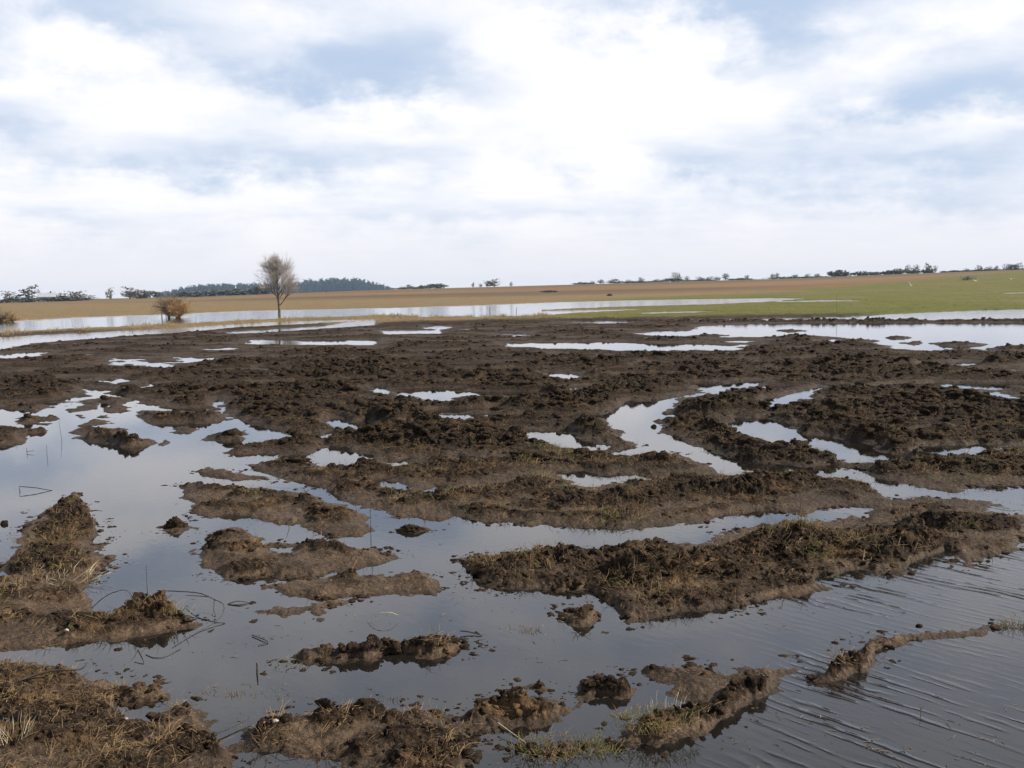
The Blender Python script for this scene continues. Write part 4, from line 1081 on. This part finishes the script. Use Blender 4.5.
for px, h, w in ((876, 4, 18), (890, 5, 16), (902, 5, 16), (918, 4, 18), (932, 4, 14)):
    far_tree(px, 655, h, w, 'low', 'dark hedge in the line right of the flat thicket', 'hedges right of the flat thicket', cat='hedge')
for px, h, w in ((912, 9, 6), (918, 8, 7), (928, 9, 6), (934, 6, 6), (905, 7, 3), (962, 4, 6), (974, 5, 7), (985, 5, 7), (993, 6, 6), (1004, 6, 8), (1012, 7, 8), (1020, 6, 8)):
    far_tree(px, 660, h, w, 'round', 'small tree rising above the hedge on the far right skyline', G3)
far_tree(971, 330, 4.5, 10, 'round', 'reddish brown bush on the right slope near the flying birds', None, cat='bush', name='brown_bush')


for px, w in ((420, 30), (590, 34), (640, 46), (700, 40), (742, 26), (786, 40), (812, 30), (950, 28), (985, 44), (1016, 40)):
    far_tree(px, 668, 2.2, w, 'low', 'thin low hedge strip lining the field edge on the skyline', 'hedge strips on the skyline', cat='hedge')


def far_wood():
    """the wooded hill on the horizon"""
    rg = np.random.default_rng(77)
    D = 2500.0
    prof_x = [150, 180, 200, 232, 262, 285, 300, 318, 340, 365, 380, 392, 400]
    prof_y = [299, 294, 292, 290.5, 290.5, 290, 288, 285.5, 284, 284, 285.5, 287.5, 290]
    # the hill itself
    V, Fc = [], []
    xs = np.linspace(140, 410, 60)
    for px in xs:
        a = math.atan((px - 512) / F); top = (horizon_y(px) - np.interp(px, prof_x, prof_y)) / F * D + EYE - 4
        top = max(top, 1.0)
        for rr_, zz in ((D - 500, -1.5), (D - 120, top * 0.72), (D + 60, top), (D + 600, -1.5)):
            V.append((rr_ * math.sin(a), rr_ * math.cos(a), zz))
    for i in range(len(xs) - 1):
        for k in range(3): Fc.append([i * 4 + k, (i + 1) * 4 + k, (i + 1) * 4 + k + 1, i * 4 + k + 1])
    hm = simple_mat('wood_floor', (0.030, 0.040, 0.030), (0.055, 0.055, 0.04), 0.01, 0.95)
    h = new_mesh('far_hill', V, Fc, hm); h['kind'] = 'structure'
    vs, fs, off = [], [], 0
    src = [far_crown(np.random.default_rng(200 + i), 'spire', 70) for i in range(5)]
    for k in range(1500):
        px = rg.uniform(158, 398); a = math.atan((px - 512) / F); rr_ = D - 420 + 500 * rg.random()
        top = max((horizon_y(px) - np.interp(px, prof_x, prof_y)) / F * D + EYE - 4, 1.0)
        zz = np.interp(rr_, [D - 500, D - 120, D + 60, D + 600], [-1.5, top * .72, top, -1.5])
        v, f = src[rg.integers(5)]; hh = (10 + 12 * rg.random() ** 1.5) * np.interp(px, [158, 200, 355, 398], [0.5, 1, 1, 0.3]); w = hh * (0.75 + 0.35 * rg.random())
        q = v * np.array([w, w, hh]) + np.array([rr_ * math.sin(a), rr_ * math.cos(a), zz])
        vs.append(q); fs.append(f + off); off += len(q)
    o = new_mesh('far_wood', np.concatenate(vs), np.concatenate(fs), CONIFER, None, False); o['kind'] = 'stuff'
    o['label'] = 'dark blue spruce wood covering the low hill on the horizon'


far_wood()


# ------------------------------------------------------------------ far house, posts, birds
def farm_house():
    a = math.atan((51 - 512) / F); r = 545; x, y = r * math.sin(a), r * math.cos(a)
    h = root('farm_house', 'tiny pale farm house half hidden among the left skyline trees', 'house', (x, y, ground_z(x, y)), None, 0.3)
    wl = simple_mat('pale_plaster', (0.55, 0.55, 0.55), (0.65, 0.64, 0.62), 1.0, 0.9); rf = simple_mat('grey_roof', (0.30, 0.33, 0.38), (0.38, 0.40, 0.44), 1.0, 0.7); dk = simple_mat('dark_glass', (0.03, 0.03, 0.035), (0.05, 0.05, 0.06), 1, .3)
    def box(x0, x1, y0, y1, z0, z1): return [(x0, y0, z0), (x1, y0, z0), (x1, y1, z0), (x0, y1, z0), (x0, y0, z1), (x1, y0, z1), (x1, y1, z1), (x0, y1, z1)], [[0, 3, 2, 1], [4, 5, 6, 7], [0, 1, 5, 4], [1, 2, 6, 5], [2, 3, 7, 6], [3, 0, 4, 7]]
    v, f = box(-4, 4, -2.6, 2.6, -.3, 2.4); v += [(-4, 0, 4.1), (4, 0, 4.1)]; f += [[4, 7, 8], [5, 9, 6]]; new_mesh('wall', v, f, wl, h, False)
    v = [(-4.3, -3.0, 2.2), (4.3, -3.0, 2.2), (4.3, 0, 4.25), (-4.3, 0, 4.25), (-4.3, 3.0, 2.2), (4.3, 3.0, 2.2), (-4.3, -3.0, 2.4), (4.3, -3.0, 2.4), (4.3, 0, 4.45), (-4.3, 0, 4.45), (-4.3, 3.0, 2.4), (4.3, 3.0, 2.4)]
    f = [[0, 1, 2, 3], [3, 2, 5, 4], [6, 9, 8, 7], [9, 10, 11, 8], [0, 6, 7, 1], [4, 5, 11, 10], [0, 3, 9, 6], [3, 4, 10, 9], [1, 7, 8, 2], [2, 8, 11, 5]]
    rfo = new_mesh('roof', v, f, rf, h, False)
    v, f = box(1.5, 2.1, -.3, .3, 4.1, 5.1); new_mesh('chimney', v, f, dk, rfo, False)
    for wx in (-2.4, 2.2):
        v, f = box(wx - .5, wx + .5, -2.65, -2.58, .9, 1.9); new_mesh('window', v, f, dk, h, False)
    v, f = box(-.5, .5, -2.65, -2.58, -.2, 1.9); new_mesh('door', v, f, dk, h, False)


farm_house()


POST = simple_mat('weathered_post', (0.13, 0.105, 0.08), (0.20, 0.17, 0.13), 6, .9)
def post(px, py, hpx, label, rad=0.03, lean=0.0):
    p = ground_pt(px, py); d = p.length; h = hpx * d / F
    v, f = tube([(0, 0, -.2), (lean * .4, 0, h * .5), (lean, 0, h)], rad, 6, .8)
    f.append([len(v) - 1 - k for k in range(6)])
    o = new_mesh('thin_post', v, f, POST, None, False); o.location = (p.x, p.y, 0); return tag(o, label, 'post')


post(490, 316.5, 9, 'left one of two thin stakes in the lagoon shallows', .035)
post(516, 314.5, 7, 'right one of two thin stakes in the lagoon shallows', .03, .08)
post(398, 317, 4, 'short dark stake at the end of the tan grass bank', .06)
post(836.5, 318.5, 22, 'tall thin pole on the edge of the green meadow', .011)
post(162, 318, 5, 'short pale stake in the lagoon left of the willow bush', .05)

WHITE = simple_mat('white_feathers', (0.80, 0.80, 0.78), (0.86, 0.86, 0.85), 5, .7)


def bird(px, py, dist, span_px, wing_up, heading, label):
    d = pix_dir(px, py); p = Vector((0, 0, EYE)) + d * dist
    half = span_px * dist / F / 2; L = half * 0.95
    rings = [(-.50, .02, .01, 0), (-.34, .055, .035, 0), (-.10, .12, .11, 0), (.12, .12, .12, 0), (.28, .075, .08, .02), (.36, .055, .06, .04), (.44, .065, .07, .05), (.50, .04, .045, .045), (.56, .008, .008, .04)]
    V, Fc = [], []; N = 8
    for xx, wy, hz, oz in rings:
        for k in range(N):
            t = 2 * math.pi * k / N; V.append((xx * L, wy * L * math.cos(t), (oz + hz * math.sin(t)) * L))
    for i in range(len(rings) - 1):
        for k in range(N): Fc.append([i * N + k, i * N + (k + 1) % N, (i + 1) * N + (k + 1) % N, (i + 1) * N + k])
    # wings grow from the shoulders, tail from the rump
    for s in (1, -1):
        w = [(.18, .10), (.16, .55), (.02, 1.0), (-.10, .98), (-.12, .5), (-.16, .10)]; o = len(V)
        hz = lambda q: (.06 + wing_up * q ** 0.8) * half
        for th in (0.008, -0.008):
            for xx, q in w: V.append((xx * L, s * q * half, hz(q) + th * half))
        n = len(w); Fc += [[o + k for k in range(n)], [o + n + k for k in range(n)][::-1]]
        for k in range(n): Fc.append([o + k, o + (k + 1) % n, o + n + (k + 1) % n, o + n + k])
    o = len(V); V += [(-.42 * L, .03 * L, .01), (-.42 * L, -.03 * L, .01), (-.72 * L, -.10 * L, .0), (-.72 * L, .10 * L, .0), (-.42 * L, .03 * L, -.004), (-.42 * L, -.03 * L, -.004), (-.72 * L, -.10 * L, -.01), (-.72 * L, .10 * L, -.01)]
    Fc += [[o, o + 1, o + 2, o + 3], [o + 7, o + 6, o + 5, o + 4], [o, o + 4, o + 5, o + 1], [o + 2, o + 6, o + 7, o + 3], [o, o + 3, o + 7, o + 4], [o + 1, o + 5, o + 6, o + 2]]
    b = new_mesh('white_bird', V, Fc, WHITE); b.location = p; b.rotation_euler = (0.15, 0, heading)
    return tag(b, label, 'bird')


bird(911, 285.5, 120, 5.5, 1.1, R(60), 'white bird with raised wings, leftmost of three flying over the meadow')
bird(976, 281, 120, 6.5, .35, R(200), 'white bird gliding in the middle of the three over the right slope')
bird(1011, 279, 115, 8.5, .30, R(70), 'largest white bird gliding at the right edge above the slope')

# ------------------------------------------------------------------ the air
def haze():
    s = 3250; z0, z1 = -4.0, 40.0
    V = [(-s, -s, z0), (s, -s, z0), (s, s, z0), (-s, s, z0), (-s, -s, z1), (s, -s, z1), (s, s, z1), (-s, s, z1)]
    Fc = [[0, 3, 2, 1], [4, 5, 6, 7], [0, 1, 5, 4], [1, 2, 6, 5], [2, 3, 7, 6], [3, 0, 4, 7]]
    m, t, out = mat_new('haze_air')
    pv = t.node('ShaderNodeVolumePrincipled'); pv.inputs['Color'].default_value = (0.56, 0.76, 1.0, 1); pv.inputs['Density'].default_value = 0.00011; pv.inputs['Anisotropy'].default_value = 0.0
    t.l.new(pv.outputs[0], out.inputs['Volume'])
    o = new_mesh('haze', V, Fc, m, None, False); o['kind'] = 'stuff'


haze()
